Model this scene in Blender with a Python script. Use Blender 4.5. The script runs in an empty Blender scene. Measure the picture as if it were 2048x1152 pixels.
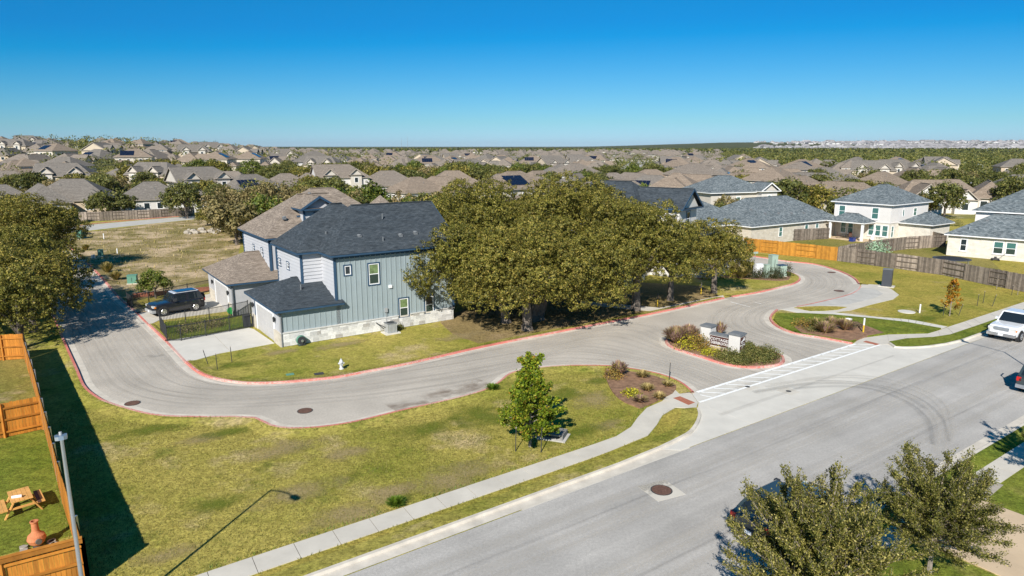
import bpy, bmesh, math, random
import numpy as np
from mathutils import Vector, Matrix
from mathutils.geometry import tessellate_polygon
random.seed(7); rng = np.random.default_rng(11)
S = bpy.context.scene
COL = S.collection
R = math.radians

# ------------------------------------------------------------------ camera
CAM_H, FPX, PITCH = 14.5, 1365.0, math.atan(283 / 1365.0)
cd = bpy.data.cameras.new('camera'); cam = bpy.data.objects.new('camera', cd); COL.objects.link(cam)
cam.location = (0, 0, CAM_H); cam.rotation_euler = (math.pi / 2 - PITCH, 0, 0)
cd.sensor_width = 36; cd.lens = 36 * FPX / 2048; cd.clip_start = 0.5; cd.clip_end = 40000
S.camera = cam

# ------------------------------------------------------------------ sky and sun
SUN_EL, SHADOW_AZ = R(35), R(14.5)
w = bpy.data.worlds.new('World'); S.world = w; w.use_nodes = True
nt = w.node_tree; nt.nodes.clear()
sky = nt.nodes.new('ShaderNodeTexSky'); sky.sky_type = 'NISHITA'; sky.sun_disc = False
sky.sun_elevation = SUN_EL; sky.sun_rotation = math.pi + SHADOW_AZ
sky.altitude = 300; sky.air_density = 1.0; sky.dust_density = 0.0; sky.ozone_density = 4.0
def vm(op, a, v):
    x = nt.nodes.new('ShaderNodeVectorMath'); x.operation = op; nt.links.new(a, x.inputs[0]); x.inputs[1].default_value = v; return x.outputs[0]
g_ = vm('MULTIPLY', vm('SUBTRACT', sky.outputs[0], (3.3, 1.62, 0.0)), (0.62, 0.82, 0.93))   # clear deep-blue grade of the whole sky
sp = nt.nodes.new('ShaderNodeSeparateXYZ'); nt.links.new(sky.outputs[0], sp.inputs[0]); cb = nt.nodes.new('ShaderNodeCombineXYZ')
for i_ in range(3): nt.links.new(sp.outputs[2], cb.inputs[i_])
fl_ = vm('MULTIPLY', cb.outputs[0], (0.012, 0.37, 0.5)); mx = nt.nodes.new('ShaderNodeVectorMath'); mx.operation = 'MAXIMUM'
nt.links.new(g_, mx.inputs[0]); nt.links.new(fl_, mx.inputs[1]); g_ = mx.outputs[0]
sp2 = nt.nodes.new('ShaderNodeSeparateXYZ'); nt.links.new(g_, sp2.inputs[0]); cb2 = nt.nodes.new('ShaderNodeCombineXYZ'); nt.links.new(sp2.outputs[1], cb2.inputs[2])
mx2 = nt.nodes.new('ShaderNodeVectorMath'); mx2.operation = 'MAXIMUM'; nt.links.new(g_, mx2.inputs[0]); nt.links.new(vm('MULTIPLY', cb2.outputs[0], (1, 1, 1.22)), mx2.inputs[1]); g_ = mx2.outputs[0]
bg = nt.nodes.new('ShaderNodeBackground'); bg.inputs[1].default_value = 0.074
wo = nt.nodes.new('ShaderNodeOutputWorld')
nt.links.new(g_, bg.inputs[0]); nt.links.new(bg.outputs[0], wo.inputs[0])
sd = bpy.data.lights.new('sun', 'SUN'); sd.energy = 5.0; sd.angle = R(0.5); sd.color = (1, 0.95, 0.87)
sun = bpy.data.objects.new('sun', sd); COL.objects.link(sun)
LD = Vector((math.sin(SHADOW_AZ) * math.cos(SUN_EL), math.cos(SHADOW_AZ) * math.cos(SUN_EL), -math.sin(SUN_EL)))
sun.rotation_euler = LD.to_track_quat('-Z', 'Y').to_euler(); sun.location = (-40, -60, 80)
S.view_settings.view_transform = 'Standard'; S.view_settings.look = 'None'
S.view_settings.exposure = 0.45; S.view_settings.gamma = 1.0; S.view_settings.use_curve_mapping = False
S.render.engine = 'CYCLES'; S.cycles.max_bounces = 6; S.cycles.transparent_max_bounces = 12

# ------------------------------------------------------------------ survey: a photo point on a level at height z -> metres
def G(u, v, z=0.0):
    a = (u - 1024) / FPX; b = (v - 576) / FPX
    dy = math.cos(PITCH) - b * math.sin(PITCH); dz = -math.sin(PITCH) - b * math.cos(PITCH)
    t = (z - CAM_H) / dz
    return (a * t, dy * t)
def GL(pts): return [G(*p) for p in pts]
def smoothstep(a, b, x):
    t = min(1, max(0, (x - a) / (b - a))); return t * t * (3 - 2 * t)
def hz(x, y):            # lie of the land
    q = x / max(y, 1.0)
    h = 9 * smoothstep(170, 520, y) * smoothstep(0.22, 0.62, -q) * (1 - 0.6 * smoothstep(700, 1500, y))
    h += 4 * smoothstep(200, 420, y) * smoothstep(0.05, 0.5, -q) * (1 - smoothstep(600, 1300, y))
    h += 46 * smoothstep(2500, 5200, y) * smoothstep(0.06, 0.34, q)
    h += 10 * smoothstep(6000, 8000, y)
    return h

# ------------------------------------------------------------------ mesh helpers
class MB:
    def __init__(s): s.v = []; s.f = []; s.m = []; s.uv = []
    def face(s, pts, m=0, uv=None):
        i = len(s.v); s.v += [tuple(p) for p in pts]; s.f.append(tuple(range(i, i + len(pts)))); s.m.append(m); s.uv.append(uv)
    def box(s, x0, x1, y0, y1, z0, z1, m=0):
        a, b, c, d = (x0, y0, z0), (x1, y0, z0), (x1, y1, z0), (x0, y1, z0)
        e, f, g, h = (x0, y0, z1), (x1, y0, z1), (x1, y1, z1), (x0, y1, z1)
        for q in ((a, d, c, b), (e, f, g, h), (a, b, f, e), (b, c, g, f), (c, d, h, g), (d, a, e, h)): s.face(q, m)
    def bar(s, p, q, w, h, m=0, up=(0, 0, 1)):      # box beam from p to q
        p = Vector(p); q = Vector(q); d = (q - p).normalized(); u = Vector(up)
        x = d.cross(u)
        if x.length < 1e-3: x = d.cross(Vector((0, 1, 0)))
        x.normalize(); y = x.cross(d).normalized(); x *= w / 2; y *= h / 2
        a = [p - x - y, p + x - y, p + x + y, p - x + y]; b = [q - x - y, q + x - y, q + x + y, q - x + y]
        s.face(a[::-1], m); s.face(b, m)
        for i in range(4): s.face((a[i], a[(i + 1) % 4], b[(i + 1) % 4], b[i]), m)
    def prism(s, poly, z0, z1, m=0, mside=None):
        n = len(poly); ms = m if mside is None else mside
        ar = sum(poly[i][0] * poly[(i + 1) % n][1] - poly[(i + 1) % n][0] * poly[i][1] for i in range(n))
        if ar < 0: poly = poly[::-1]
        tri = tessellate_polygon([[Vector((p[0], p[1], 0)) for p in poly]])
        for t in tri:
            P = [poly[i] for i in t]
            if (P[1][0] - P[0][0]) * (P[2][1] - P[0][1]) - (P[2][0] - P[0][0]) * (P[1][1] - P[0][1]) < 0: P = P[::-1]
            s.face([(p[0], p[1], z1) for p in P], m)
        for i in range(n):
            p, q = poly[i], poly[(i + 1) % n]
            s.face([(p[0], p[1], z0), (q[0], q[1], z0), (q[0], q[1], z1), (p[0], p[1], z1)], ms)
    def tube(s, p, q, r0, r1=None, n=8, m=0, cap=True):
        r1 = r0 if r1 is None else r1
        p = Vector(p); q = Vector(q); d = (q - p).normalized()
        x = d.cross(Vector((0, 0, 1)))
        if x.length < 1e-3: x = Vector((1, 0, 0))
        x.normalize(); y = d.cross(x)
        A = [p + (x * math.cos(t) + y * math.sin(t)) * r0 for t in [2 * math.pi * i / n for i in range(n)]]
        B = [q + (x * math.cos(t) + y * math.sin(t)) * r1 for t in [2 * math.pi * i / n for i in range(n)]]
        for i in range(n): s.face((A[i], A[(i + 1) % n], B[(i + 1) % n], B[i]), m)
        if cap: s.face(A[::-1], m); s.face(B, m)
    def lathe(s, prof, n=16, c=(0, 0, 0), m=0):
        for k in range(len(prof) - 1):
            (r0, z0), (r1, z1) = prof[k], prof[k + 1]
            for i in range(n):
                a, b = 2 * math.pi * i / n, 2 * math.pi * (i + 1) / n
                P = [(c[0] + r0 * math.cos(a), c[1] + r0 * math.sin(a), c[2] + z0), (c[0] + r0 * math.cos(b), c[1] + r0 * math.sin(b), c[2] + z0),
                     (c[0] + r1 * math.cos(b), c[1] + r1 * math.sin(b), c[2] + z1), (c[0] + r1 * math.cos(a), c[1] + r1 * math.sin(a), c[2] + z1)]
                if r0 < 1e-6: P = P[1:]
                elif r1 < 1e-6: P = P[:3]
                s.face(P, m)
    def mesh(s, name, mats, smooth=False):
        me = bpy.data.meshes.new(name); me.from_pydata(s.v, [], s.f)
        for m in mats: me.materials.append(m)
        me.polygons.foreach_set('material_index', s.m)
        if smooth: me.polygons.foreach_set('use_smooth', [True] * len(s.f))
        uvl = me.uv_layers.new(name='UVMap'); buf = []
        for fi, f in enumerate(s.f):
            if s.uv[fi]:
                for c in s.uv[fi]: buf += [c[0], c[1]]
                continue
            p0, p1, p2 = Vector(s.v[f[0]]), Vector(s.v[f[1]]), Vector(s.v[f[2]])
            n = (p1 - p0).cross(p2 - p0)
            if n.length < 1e-9: n = Vector((0, 0, 1))
            n.normalize()
            if abs(n.z) > 0.995: t = Vector((1, 0, 0)); b = Vector((0, 1, 0))
            else:
                t = Vector((-n.y, n.x, 0)).normalized(); b = n.cross(t)
            for i in f:
                p = Vector(s.v[i]); buf += [p.dot(t), p.dot(b)]
        uvl.data.foreach_set('uv', buf)
        me.update(); return me
    def build(s, name, mats, parent=None, smooth=False, **k):
        if not isinstance(mats, (list, tuple)): mats = [mats]
        return link(name, s.mesh(name, mats, smooth), parent, **k)
def link(name, me, parent=None, loc=None, rot=None, kind=None):
    o = bpy.data.objects.new(name, me); COL.objects.link(o)
    if parent: o.parent = parent
    if loc is not None: o.location = loc
    if rot is not None: o.rotation_euler = rot if hasattr(rot, '__len__') else (0, 0, rot)
    if kind: o['kind'] = kind
    return o
def tag(o, label, cat, group=None):
    o['label'] = label; o['category'] = cat
    if group: o['group'] = group
    return o
def thing(name, label, cat, loc=(0, 0, 0), rot=0, group=None):
    o = bpy.data.objects.new(name, None); COL.objects.link(o); o.empty_display_size = 0.3
    o.location = loc if len(loc) == 3 else (loc[0], loc[1], 0)
    o.rotation_euler = (0, 0, rot)
    return tag(o, label, cat, group)
def copy_tree(o, parent=None, kids=None):
    c = o.copy(); COL.objects.link(c); c.parent = parent
    for ch in KIDS(o): copy_tree(ch, c)
    return c
def KIDS(o): return list(o.children)
def struct(name, mb, mats, parent=None): return mb.build(name, mats, parent, kind='structure')

# 2D line work
def crom(pts, step=0.5, closed=False):
    P = [Vector((p[0], p[1])) for p in pts]; n = len(P); out = []
    for i in range(n if closed else n - 1):
        p1, p2 = P[i], P[(i + 1) % n]
        p0 = P[(i - 1) % n] if (closed or i > 0) else p1 * 2 - p2
        p3 = P[(i + 2) % n] if (closed or i + 2 < n) else p2 * 2 - p1
        k = max(1, int((p2 - p1).length / step))
        for j in range(k):
            t = j / k
            out.append(0.5 * ((2 * p1) + (p2 - p0) * t + (2 * p0 - 5 * p1 + 4 * p2 - p3) * t * t + (3 * p1 - p0 - 3 * p2 + p3) * t ** 3))
    if not closed: out.append(P[-1])
    return [(p.x, p.y) for p in out]
def offset(pl, d, closed=False):       # + to the left of travel
    n = len(pl); out = []
    for i in range(n):
        a = pl[(i - 1) % n] if (closed or i > 0) else pl[i]; b = pl[(i + 1) % n] if (closed or i < n - 1) else pl[i]
        t = Vector((b[0] - a[0], b[1] - a[1]))
        if t.length < 1e-6: t = Vector((1, 0))
        t.normalize(); out.append((pl[i][0] - t.y * d, pl[i][1] + t.x * d))
    return out
def plen(pl): return sum(math.dist(pl[i], pl[i + 1]) for i in range(len(pl) - 1))
def resample(pl, n):
    L = [0]
    for i in range(len(pl) - 1): L.append(L[-1] + math.dist(pl[i], pl[i + 1]))
    out = []; k = 0
    for j in range(n + 1):
        s = L[-1] * j / n
        while k < len(L) - 2 and L[k + 1] < s: k += 1
        t = (s - L[k]) / max(1e-9, L[k + 1] - L[k])
        out.append((pl[k][0] + (pl[k + 1][0] - pl[k][0]) * t, pl[k][1] + (pl[k + 1][1] - pl[k][1]) * t))
    return out
def strip(mb, A, za, B, zb, m=0, closed=False):      # A right of B (travel direction) faces up
    n = len(A); s = 0
    for i in range(n if closed else n - 1):
        j = (i + 1) % n; d = math.dist(A[i], A[j])
        wd = math.dist(A[i], B[i])
        mb.face([(*A[i], za), (*A[j], za), (*B[j], zb), (*B[i], zb)], m, [(s, 0), (s + d, 0), (s + d, 1), (s, 1)])
        s += d
def clip(poly, a, b, c):       # keep a*x+b*y<=c
    out = []
    for i in range(len(poly)):
        p, q = poly[i], poly[(i + 1) % len(poly)]
        dp, dq = a * p[0] + b * p[1] - c, a * q[0] + b * q[1] - c
        if dp <= 0: out.append(p)
        if dp * dq < 0:
            t = dp / (dp - dq); out.append((p[0] + (q[0] - p[0]) * t, p[1] + (q[1] - p[1]) * t))
    return out
# ------------------------------------------------------------------ materials
class NT:
    def __init__(s, name):
        s.mat = bpy.data.materials.new(name); s.mat.use_nodes = True; s.t = s.mat.node_tree
        s.b = s.t.nodes['Principled BSDF']; s.out = s.t.nodes['Material Output']
    def n(s, ty, **k):
        x = s.t.nodes.new(ty)
        for a, v in k.items():
            if isinstance(v, bpy.types.NodeSocket): s.t.links.new(v, x.inputs[a.replace('_', ' ')])
            elif a in x.bl_rna.properties: setattr(x, a, v)
            else: x.inputs[a.replace('_', ' ')].default_value = v
        return x
    def l(s, a, b): s.t.links.new(a, b)
    def pos(s):
        return s.n('ShaderNodeNewGeometry').outputs['Position']
    def obj(s): return s.n('ShaderNodeTexCoord').outputs['Object']
    def uv(s): return s.n('ShaderNodeTexCoord').outputs['UV']
    def map(s, v, sc=(1, 1, 1), rot=(0, 0, 0)):
        x = s.n('ShaderNodeMapping', Scale=sc, Rotation=rot); s.l(v, x.inputs[0]); return x.outputs[0]
    def noise(s, v, sc, det=3, ro=.55):
        x = s.n('ShaderNodeTexNoise', Scale=sc, Detail=det, Roughness=ro); s.l(v, x.inputs['Vector']); return x.outputs['Fac']
    def ramp(s, f, stops):
        x = s.n('ShaderNodeValToRGB'); e = x.color_ramp.elements
        while len(e) < len(stops): e.new(0.5)
        for i, (p, c) in enumerate(stops): e[i].position = p; e[i].color = (c, c, c, 1) if not hasattr(c, '__len__') else (*c[:3], 1)
        s.l(f, x.inputs[0]); return x.outputs[0]
    def mix(s, f, a, b, mode='MIX'):
        x = s.n('ShaderNodeMix', data_type='RGBA', blend_type=mode)
        for sock, v in ((x.inputs[0], f), (x.inputs[6], a), (x.inputs[7], b)):
            if isinstance(v, bpy.types.NodeSocket): s.l(v, sock)
            else: sock.default_value = v if not hasattr(v, '__len__') else (*v[:3], 1)
        return x.outputs[2]
    def bump(s, h, st=.3, d=.02):
        x = s.n('ShaderNodeBump', Strength=st, Distance=d); s.l(h, x.inputs['Height']); s.l(x.outputs[0], s.b.inputs['Normal'])
    def done(s, col=None, rough=.8, spec=.3, metal=0):
        if col is not None:
            if isinstance(col, bpy.types.NodeSocket): s.l(col, s.b.inputs['Base Color'])
            else: s.b.inputs['Base Color'].default_value = (*col[:3], 1)
        s.b.inputs['Roughness'].default_value = rough; s.b.inputs['Specular IOR Level'].default_value = spec; s.b.inputs['Metallic'].default_value = metal
        return s.mat
def dim(c, k): return tuple(min(1, x * k) for x in c)
def plain(name, c, rough=.7, var=.12, sc=1.5, spec=.3, metal=0, bump=0, bsc=40, island=0, coat=0):
    t = NT(name); v = t.obj()
    f = t.noise(v, sc, 5, .65)
    col = t.ramp(f, [(.3, dim(c, 1 - var)), (.7, dim(c, 1 + var))])
    if island:
        r = t.n('ShaderNodeNewGeometry').outputs['Random Per Island']
        k = t.ramp(r, [(0, 1 - island), (1, 1 + island)])
        col = t.mix(1.0, col, k, 'MULTIPLY')
        k2 = t.ramp(t.n('ShaderNodeObjectInfo').outputs['Random'], [(0, 1 - island), (1, 1 + island)]); col = t.mix(1.0, col, k2, 'MULTIPLY')
    if bump: t.bump(t.noise(v, bsc, 4), bump, .02)
    m = t.done(col, rough, spec, metal)
    if coat: t.b.inputs['Coat Weight'].default_value = coat; t.b.inputs['Coat Roughness'].default_value = .04
    return m
def shingle(name, c1, c2, row=.14):
    t = NT(name); v = t.uv()
    br = t.n('ShaderNodeTexBrick', offset=.5, Scale=1.0, Mortar_Size=.006, Brick_Width=.32, Row_Height=row, Bias=0.0, Mortar_Smooth=.2)
    br.inputs['Color1'].default_value = (*c1, 1); br.inputs['Color2'].default_value = (*c2, 1)
    br.inputs['Mortar'].default_value = (*dim(c1, .45), 1)
    t.l(v, br.inputs['Vector'])
    n1 = t.noise(t.map(v, (.35, 1.2, 1)), 1.2, 4); n2 = t.noise(t.map(v, (2.2, 7, 1)), 1.0, 3, .7)
    c = t.mix(1, br.outputs[0], t.ramp(n1, [(.3, .82), (.7, 1.15)]), 'MULTIPLY')
    c = t.mix(1, c, t.ramp(n2, [(.28, .62), (.5, 1.0), (.72, 1.4)]), 'MULTIPLY')
    t.bump(br.outputs[1], -.5, .02)
    return t.done(c, .92, .15)
def masonry(name, c1, c2, mortar, bw=.45, rh=.2, stain=.15):
    t = NT(name); v = t.uv()
    br = t.n('ShaderNodeTexBrick', offset=.5, Scale=1.0, Mortar_Size=.012, Brick_Width=bw, Row_Height=rh, Bias=0.0)
    br.inputs['Color1'].default_value = (*c1, 1); br.inputs['Color2'].default_value = (*c2, 1); br.inputs['Mortar'].default_value = (*mortar, 1)
    t.l(v, br.inputs['Vector'])
    n = t.noise(v, 1.3, 5, .7)
    c = t.mix(1, br.outputs[0], t.ramp(n, [(.3, 1 - stain), (.7, 1 + stain * .4)]), 'MULTIPLY')
    t.bump(br.outputs[1], -.6, .02)
    return t.done(c, .85, .2)
def leaf(name, stops, trans=.25):
    t = NT(name)
    r = t.n('ShaderNodeNewGeometry').outputs['Random Per Island']
    oi = t.n('ShaderNodeObjectInfo').outputs['Random']
    col = t.ramp(r, stops)
    big = t.noise(t.obj(), .55, 2)
    col = t.mix(1, col, t.ramp(big, [(.3, .78), (.7, 1.18)]), 'MULTIPLY')
    col = t.mix(1, col, t.ramp(oi, [(0, (.86, .88, .8)), (1, (1.1, 1.06, 1.05))]), 'MULTIPLY')
    m = t.done(col, .55, .25)
    tr = t.n('ShaderNodeBsdfTranslucent'); t.l(t.mix(1, col, (1.0, 1.0, .45), 'MULTIPLY'), tr.inputs[0])
    ms = t.n('ShaderNodeMixShader', Fac=trans); t.l(t.b.outputs[0], ms.inputs[1]); t.l(tr.outputs[0], ms.inputs[2]); t.l(ms.outputs[0], t.out.inputs[0])
    return m
def grass(name, green, yellow, tan, dark, tan_at=.6, patch=.11, dk=.33):
    t = NT(name); p = t.pos()
    a = t.noise(p, patch, 5, .6); b = t.noise(t.map(p, (1, 1, 1), (0, 0, .7)), .45, 6, .7); c = t.noise(p, 7.0, 4, .75); d = t.noise(p, .21, 6, .62)
    e = t.noise(p, 2.3, 3, .6); g5 = t.noise(p, 30.0, 3, .7)
    col = t.mix(t.ramp(a, [(.41, 0), (.57, 1)]), green, yellow)
    col = t.mix(t.ramp(b, [(.3, .0), (.75, .7)]), col, yellow)
    col = t.mix(t.ramp(d, [(tan_at, 0), (tan_at + .12, .85)]), col, tan)
    col = t.mix(t.ramp(b, [(dk - .1, .8), (dk + .05, 0)]), col, dark)
    col = t.mix(1, col, t.ramp(c, [(.28, .42), (.5, 1.0), (.75, 1.6)]), 'MULTIPLY')
    col = t.mix(1, col, t.ramp(e, [(.3, .75), (.7, 1.22)]), 'MULTIPLY')
    col = t.mix(1, col, t.ramp(g5, [(.3, .68), (.7, 1.32)]), 'MULTIPLY')
    hsum = t.n('ShaderNodeMath', operation='ADD'); t.l(c, hsum.inputs[0]); t.l(g5, hsum.inputs[1])
    t.bump(hsum.outputs[0], .55, .06)
    return t.done(col, .95, .08)
def asphalt(name, c, stretch=None, ang=0):
    t = NT(name); p = t.pos()
    a = t.noise(p, .25, 5, .6); b = t.noise(p, 9, 4, .7); c3 = t.noise(p, 45, 2, .6)
    col = t.mix(t.ramp(a, [(.3, 0), (.7, 1)]), dim(c, .85), dim(c, 1.13))
    if stretch:
        s = t.noise(t.map(p, (1, 1, 1), (0, 0, ang)), 1, 1)
        q = t.map(t.map(p, (1, 1, 1), (0, 0, ang)), (.05, 1.1, 1)); s = t.noise(q, 1.0, 4, .6)
        col = t.mix(1, col, t.ramp(s, [(.3, .88), (.7, 1.1)]), 'MULTIPLY')
    col = t.mix(1, col, t.ramp(b, [(.3, .86), (.7, 1.12)]), 'MULTIPLY')
    col = t.mix(1, col, t.ramp(c3, [(.3, .8), (.7, 1.18)]), 'MULTIPLY')
    t.bump(c3, .4, .01)
    return t.done(col, .9, .2)
def wear(name, c, lo=.42, hi=.68, amax=.6, sc=(.25, 3.5, 1)):     # thin worn film: streaks with soft edges
    t = NT(name); v = t.uv()
    sx = t.n('ShaderNodeSeparateXYZ'); t.l(v, sx.inputs[0])
    edge = t.ramp(sx.outputs[1], [(0, 0), (.3, 1), (.7, 1), (1, 0)])
    n = t.ramp(t.noise(t.map(v, sc), 1.0, 4, .6), [(lo, 0), (hi, amax)])
    al = t.mix(1, edge, n, 'MULTIPLY')
    m = t.done(c, .85, .2)
    t.l(al, t.b.inputs['Alpha']); return m
def faded(name, c, under):
    t = NT(name); v = t.pos(); a = t.noise(v, 1.1, 5, .7); b = t.noise(v, 9, 4, .7); d = t.noise(v, .18, 3)
    col = t.mix(t.ramp(a, [(.3, 0), (.7, 1)]), dim(c, .78), dim(c, 1.15))
    k = t.mix(.5, t.ramp(b, [(0, 0), (1, 1)]), t.ramp(d, [(0, 0), (1, 1)]))
    col = t.mix(t.ramp(k, [(.48, 0), (.6, .75)]), col, under)
    return t.done(col, .8, .2)
def patch(name, c1, c2, amax):
    t = NT(name); v = t.pos(); sx = t.n('ShaderNodeSeparateXYZ'); t.l(t.uv(), sx.inputs[0]); n = t.noise(v, .9, 6, .7); f = t.noise(v, 8, 4, .75)
    s = t.n('ShaderNodeMath', operation='SUBTRACT'); t.l(n, s.inputs[0]); m = t.n('ShaderNodeMath', operation='MULTIPLY'); t.l(sx.outputs[0], m.inputs[0]); m.inputs[1].default_value = .5; t.l(m.outputs[0], s.inputs[1])
    al = t.ramp(s.outputs[0], [(.05, 0), (.42, amax)]); col = t.mix(t.ramp(f, [(.3, 0), (.7, 1)]), c1, c2)
    mm = t.done(col, .95, .08); t.l(al, t.b.inputs['Alpha']); return mm
def flat(name, c, rough=.5, spec=.4, metal=0): return NT(name).done(c, rough, spec, metal)

MAT = {}
def mk():
    g = MAT
    g['lawn'] = grass('lawn', (.205, .215, .03), (.39, .325, .08), (.47, .36, .19), (.11, .145, .02), .54, .11, .40)
    g['lawn_gold'] = grass('lawn_gold', (.19, .2, .028), (.37, .295, .065), (.4, .31, .14), (.12, .15, .02), .6, .12, .37)
    g['lawn_green'] = grass('lawn_green', (.095, .14, .016), (.18, .2, .03), (.3, .26, .08), (.055, .095, .011), .62, .25, .4)
    g['dry_lot'] = grass('dry_lot', (.19, .165, .055), (.29, .225, .1), (.56, .42, .27), (.095, .095, .03), .47, .16, .42)
    g['under_oak'] = grass('under_oak', (.2, .155, .06), (.27, .2, .09), (.33, .24, .14), (.12, .1, .04), .5, .12)
    g['yard'] = grass('yard', (.16, .165, .035), (.27, .225, .065), (.38, .29, .18), (.08, .1, .02), .56)
    g['mid_ground'] = grass('mid_ground', (0.15, 0.165, 0.045), (0.3, 0.255, 0.09), (0.51, 0.435, 0.3), (0.0675, 0.09, 0.027), .55, .05)
    g['forest_floor'] = grass('forest_floor', (0.054, 0.066, 0.024), (0.09, 0.09, 0.036), (0.192, 0.168, 0.108), (0.03, 0.042, 0.0168), .62, .006)
    g['straw_patch'] = patch('straw_patch', (.26, .2, .1), (.5, .39, .2), .6); g['lush_patch'] = patch('lush_patch', (.08, .12, .014), (.19, .22, .03), .65)
    g['mulch'] = plain('mulch', (.24, .14, .085), .95, .45, 3, bump=.8, bsc=12)
    g['asphalt_main'] = asphalt('asphalt_main', (.41, .388, .358), True, R(-35.3))
    g['asphalt_loop'] = asphalt('asphalt_loop', (.46, .415, .355), None)
    g['concrete'] = plain('concrete', (.545, .505, .435), .85, .1, .7, bump=.15)
    g['concrete_pale'] = plain('concrete_pale', (.585, .555, .495), .85, .09, .6, bump=.15)
    g['concrete_tan'] = plain('concrete_tan', (.55, .42, .28), .85, .1, .6, bump=.15)
    g['concrete_grey'] = plain('concrete_grey', (.46, .44, .40), .85, .16, .8, bump=.2)
    g['joint'] = flat('joint', (.12, .11, .1), .95)
    g['kerb_red'] = faded('kerb_red', (.55, .175, .14), (.60, .48, .42))
    g['kerb_grey'] = plain('kerb_grey', (.56, .51, .435), .85, .18, 1.2)
    g['white_paint'] = plain('white_paint', (.84, .84, .82), .7, .14, 5)
    g['brick_red'] = plain('brick_red', (.38, .14, .085), .8, .2, 6)
    g['wear_light'] = wear('wear_light', (.56, .52, .46), .38, .7, .42, (.07, 1.6, 1))
    g['wear_dark'] = wear('wear_dark', (.17, .155, .14), .42, .75, .3, (.06, 1.8, 1))
    g['wear_rubber'] = wear('wear_rubber', (.15, .15, .15), .36, .7, .32, (.07, 1.6, 1))
    g['wear_mud'] = wear('wear_mud', (.2, .14, .1), .4, .7, .6, (.6, 2, 1))
    g['rust'] = plain('rust', (.13, .07, .05), .8, .4, 9, bump=.5, bsc=30)
    g['iron'] = flat('iron', (.05, .05, .05), .6)
    g['sh_slate'] = shingle('sh_slate', (.040, .050, .060), (.065, .077, .088))
    g['sh_brown'] = shingle('sh_brown', (.20, .162, .13), (.285, .235, .19))
    g['sh_taupe'] = shingle('sh_taupe', (.19, .16, .133), (.25, .212, .175))
    g['sh_taupe2'] = shingle('sh_taupe2', (.16, .142, .124), (.21, .188, .163))
    g['sh_taupe3'] = shingle('sh_taupe3', (.21, .165, .126), (.27, .215, .166))
    g['sh_bluegrey'] = shingle('sh_bluegrey', (.085, .105, .115), (.20, .225, .235), .2)
    g['batten_green'] = plain('batten_green', (.29, .345, .36), .7, .07, .8)
    g['siding'] = plain('siding', (.46, .465, .485), .7, .05, 1)
    g['siding_grey'] = plain('siding_grey', (.42, .42, .43), .7, .06, 1)
    g['trim_blue'] = plain('trim_blue', (.03, .07, .125), .6, .1, 2)
    g['trim_white'] = plain('trim_white', (.78, .78, .78), .6, .04, 2)
    g['trim_tan'] = plain('trim_tan', (.36, .31, .26), .7, .06, 2)
    g['stone'] = plain('stone', (.60, .59, .565), .85, .2, 2.5, bump=.6, bsc=14, island=.22)
    g['stone_dark'] = plain('stone_dark', (.40, .38, .35), .85, .3, 2.5, bump=.6, bsc=14)
    g['limestone'] = masonry('limestone', (.60, .55, .465), (.52, .465, .38), (.57, .53, .46), .5, .22)
    g['limestone_tan'] = masonry('limestone_tan', (.52, .42, .30), (.44, .35, .25), (.5, .42, .32), .5, .2)
    g['brick_wall'] = masonry('brick_wall', (.33, .2, .14), (.26, .15, .11), (.4, .34, .28), .25, .09)
    g['stucco'] = plain('stucco', (.52, .48, .42), .85, .06, .7, bump=.2)
    g['stucco_white'] = plain('stucco_white', (.585, .565, .535), .85, .05, .7, bump=.2)
    g['stucco_bright'] = plain('stucco_bright', (.66, .635, .61), .85, .05, .7, bump=.2)
    g['limestone_pale'] = masonry('limestone_pale', (.70, .66, .585), (.62, .575, .50), (.66, .63, .57), .5, .22)
    g['stucco_tan'] = plain('stucco_tan', (.50, .42, .32), .85, .06, .7)
    g['glass'] = flat('glass', (.02, .03, .035), .06, .6)
    g['glass_teal'] = flat('glass_teal', (.055, .15, .14), .08, .6)
    g['glass_green'] = plain('glass_green', (.15, .21, .09), .15, .5, 2.5, .5)
    g['glass_screen'] = flat('glass_screen', (.035, .055, .045), .3, .4)
    g['door_garage'] = plain('door_garage', (.47, .46, .45), .6, .04, 1)
    g['cedar'] = plain('cedar', (.37, .145, .02), .75, .25, 2.2, island=.3)
    g['cedar_gold'] = plain('cedar_gold', (.42, .19, .028), .75, .18, 2.2, island=.2)
    g['grey_wood'] = plain('grey_wood', (.225, .185, .15), .9, .28, 2.5, island=.4)
    g['grey_wood_dark'] = plain('grey_wood_dark', (.15, .12, .095), .9, .2, 2)
    g['table_wood'] = plain('table_wood', (.62, .33, .10), .6, .2, 3, island=.12)
    g['table_dark'] = plain('table_dark', (.10, .05, .035), .6, .2, 3)
    g['terracotta'] = plain('terracotta', (.52, .19, .085), .8, .22, 5, bump=.2)
    g['black_metal'] = flat('black_metal', (.022, .024, .026), .45, .5)
    g['galv'] = plain('galv', (.55, .58, .62), .38, .08, 3, .5, .85)
    g['ac_grey'] = plain('ac_grey', (.34, .35, .35), .6, .06, 3)
    g['util_green'] = plain('util_green', (.11, .26, .19), .6, .08, 2)
    g['util_pale'] = plain('util_pale', (.33, .42, .35), .6, .06, 2)
    g['mail_dark'] = plain('mail_dark', (.055, .06, .07), .5, .1, 2)
    g['yellow'] = flat('yellow', (.62, .42, .03), .6)
    g['white_plastic'] = flat('white_plastic', (.8, .8, .8), .5)
    g['rock_pale'] = plain('rock_pale', (.36, .32, .265), .9, .2, 2, bump=.6, bsc=6)
    g['bark'] = plain('bark', (.15, .125, .105), .95, .35, 3, bump=.9, bsc=9)
    g['bark_pale'] = plain('bark_pale', (.26, .22, .18), .95, .3, 3, bump=.7, bsc=12)
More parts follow.
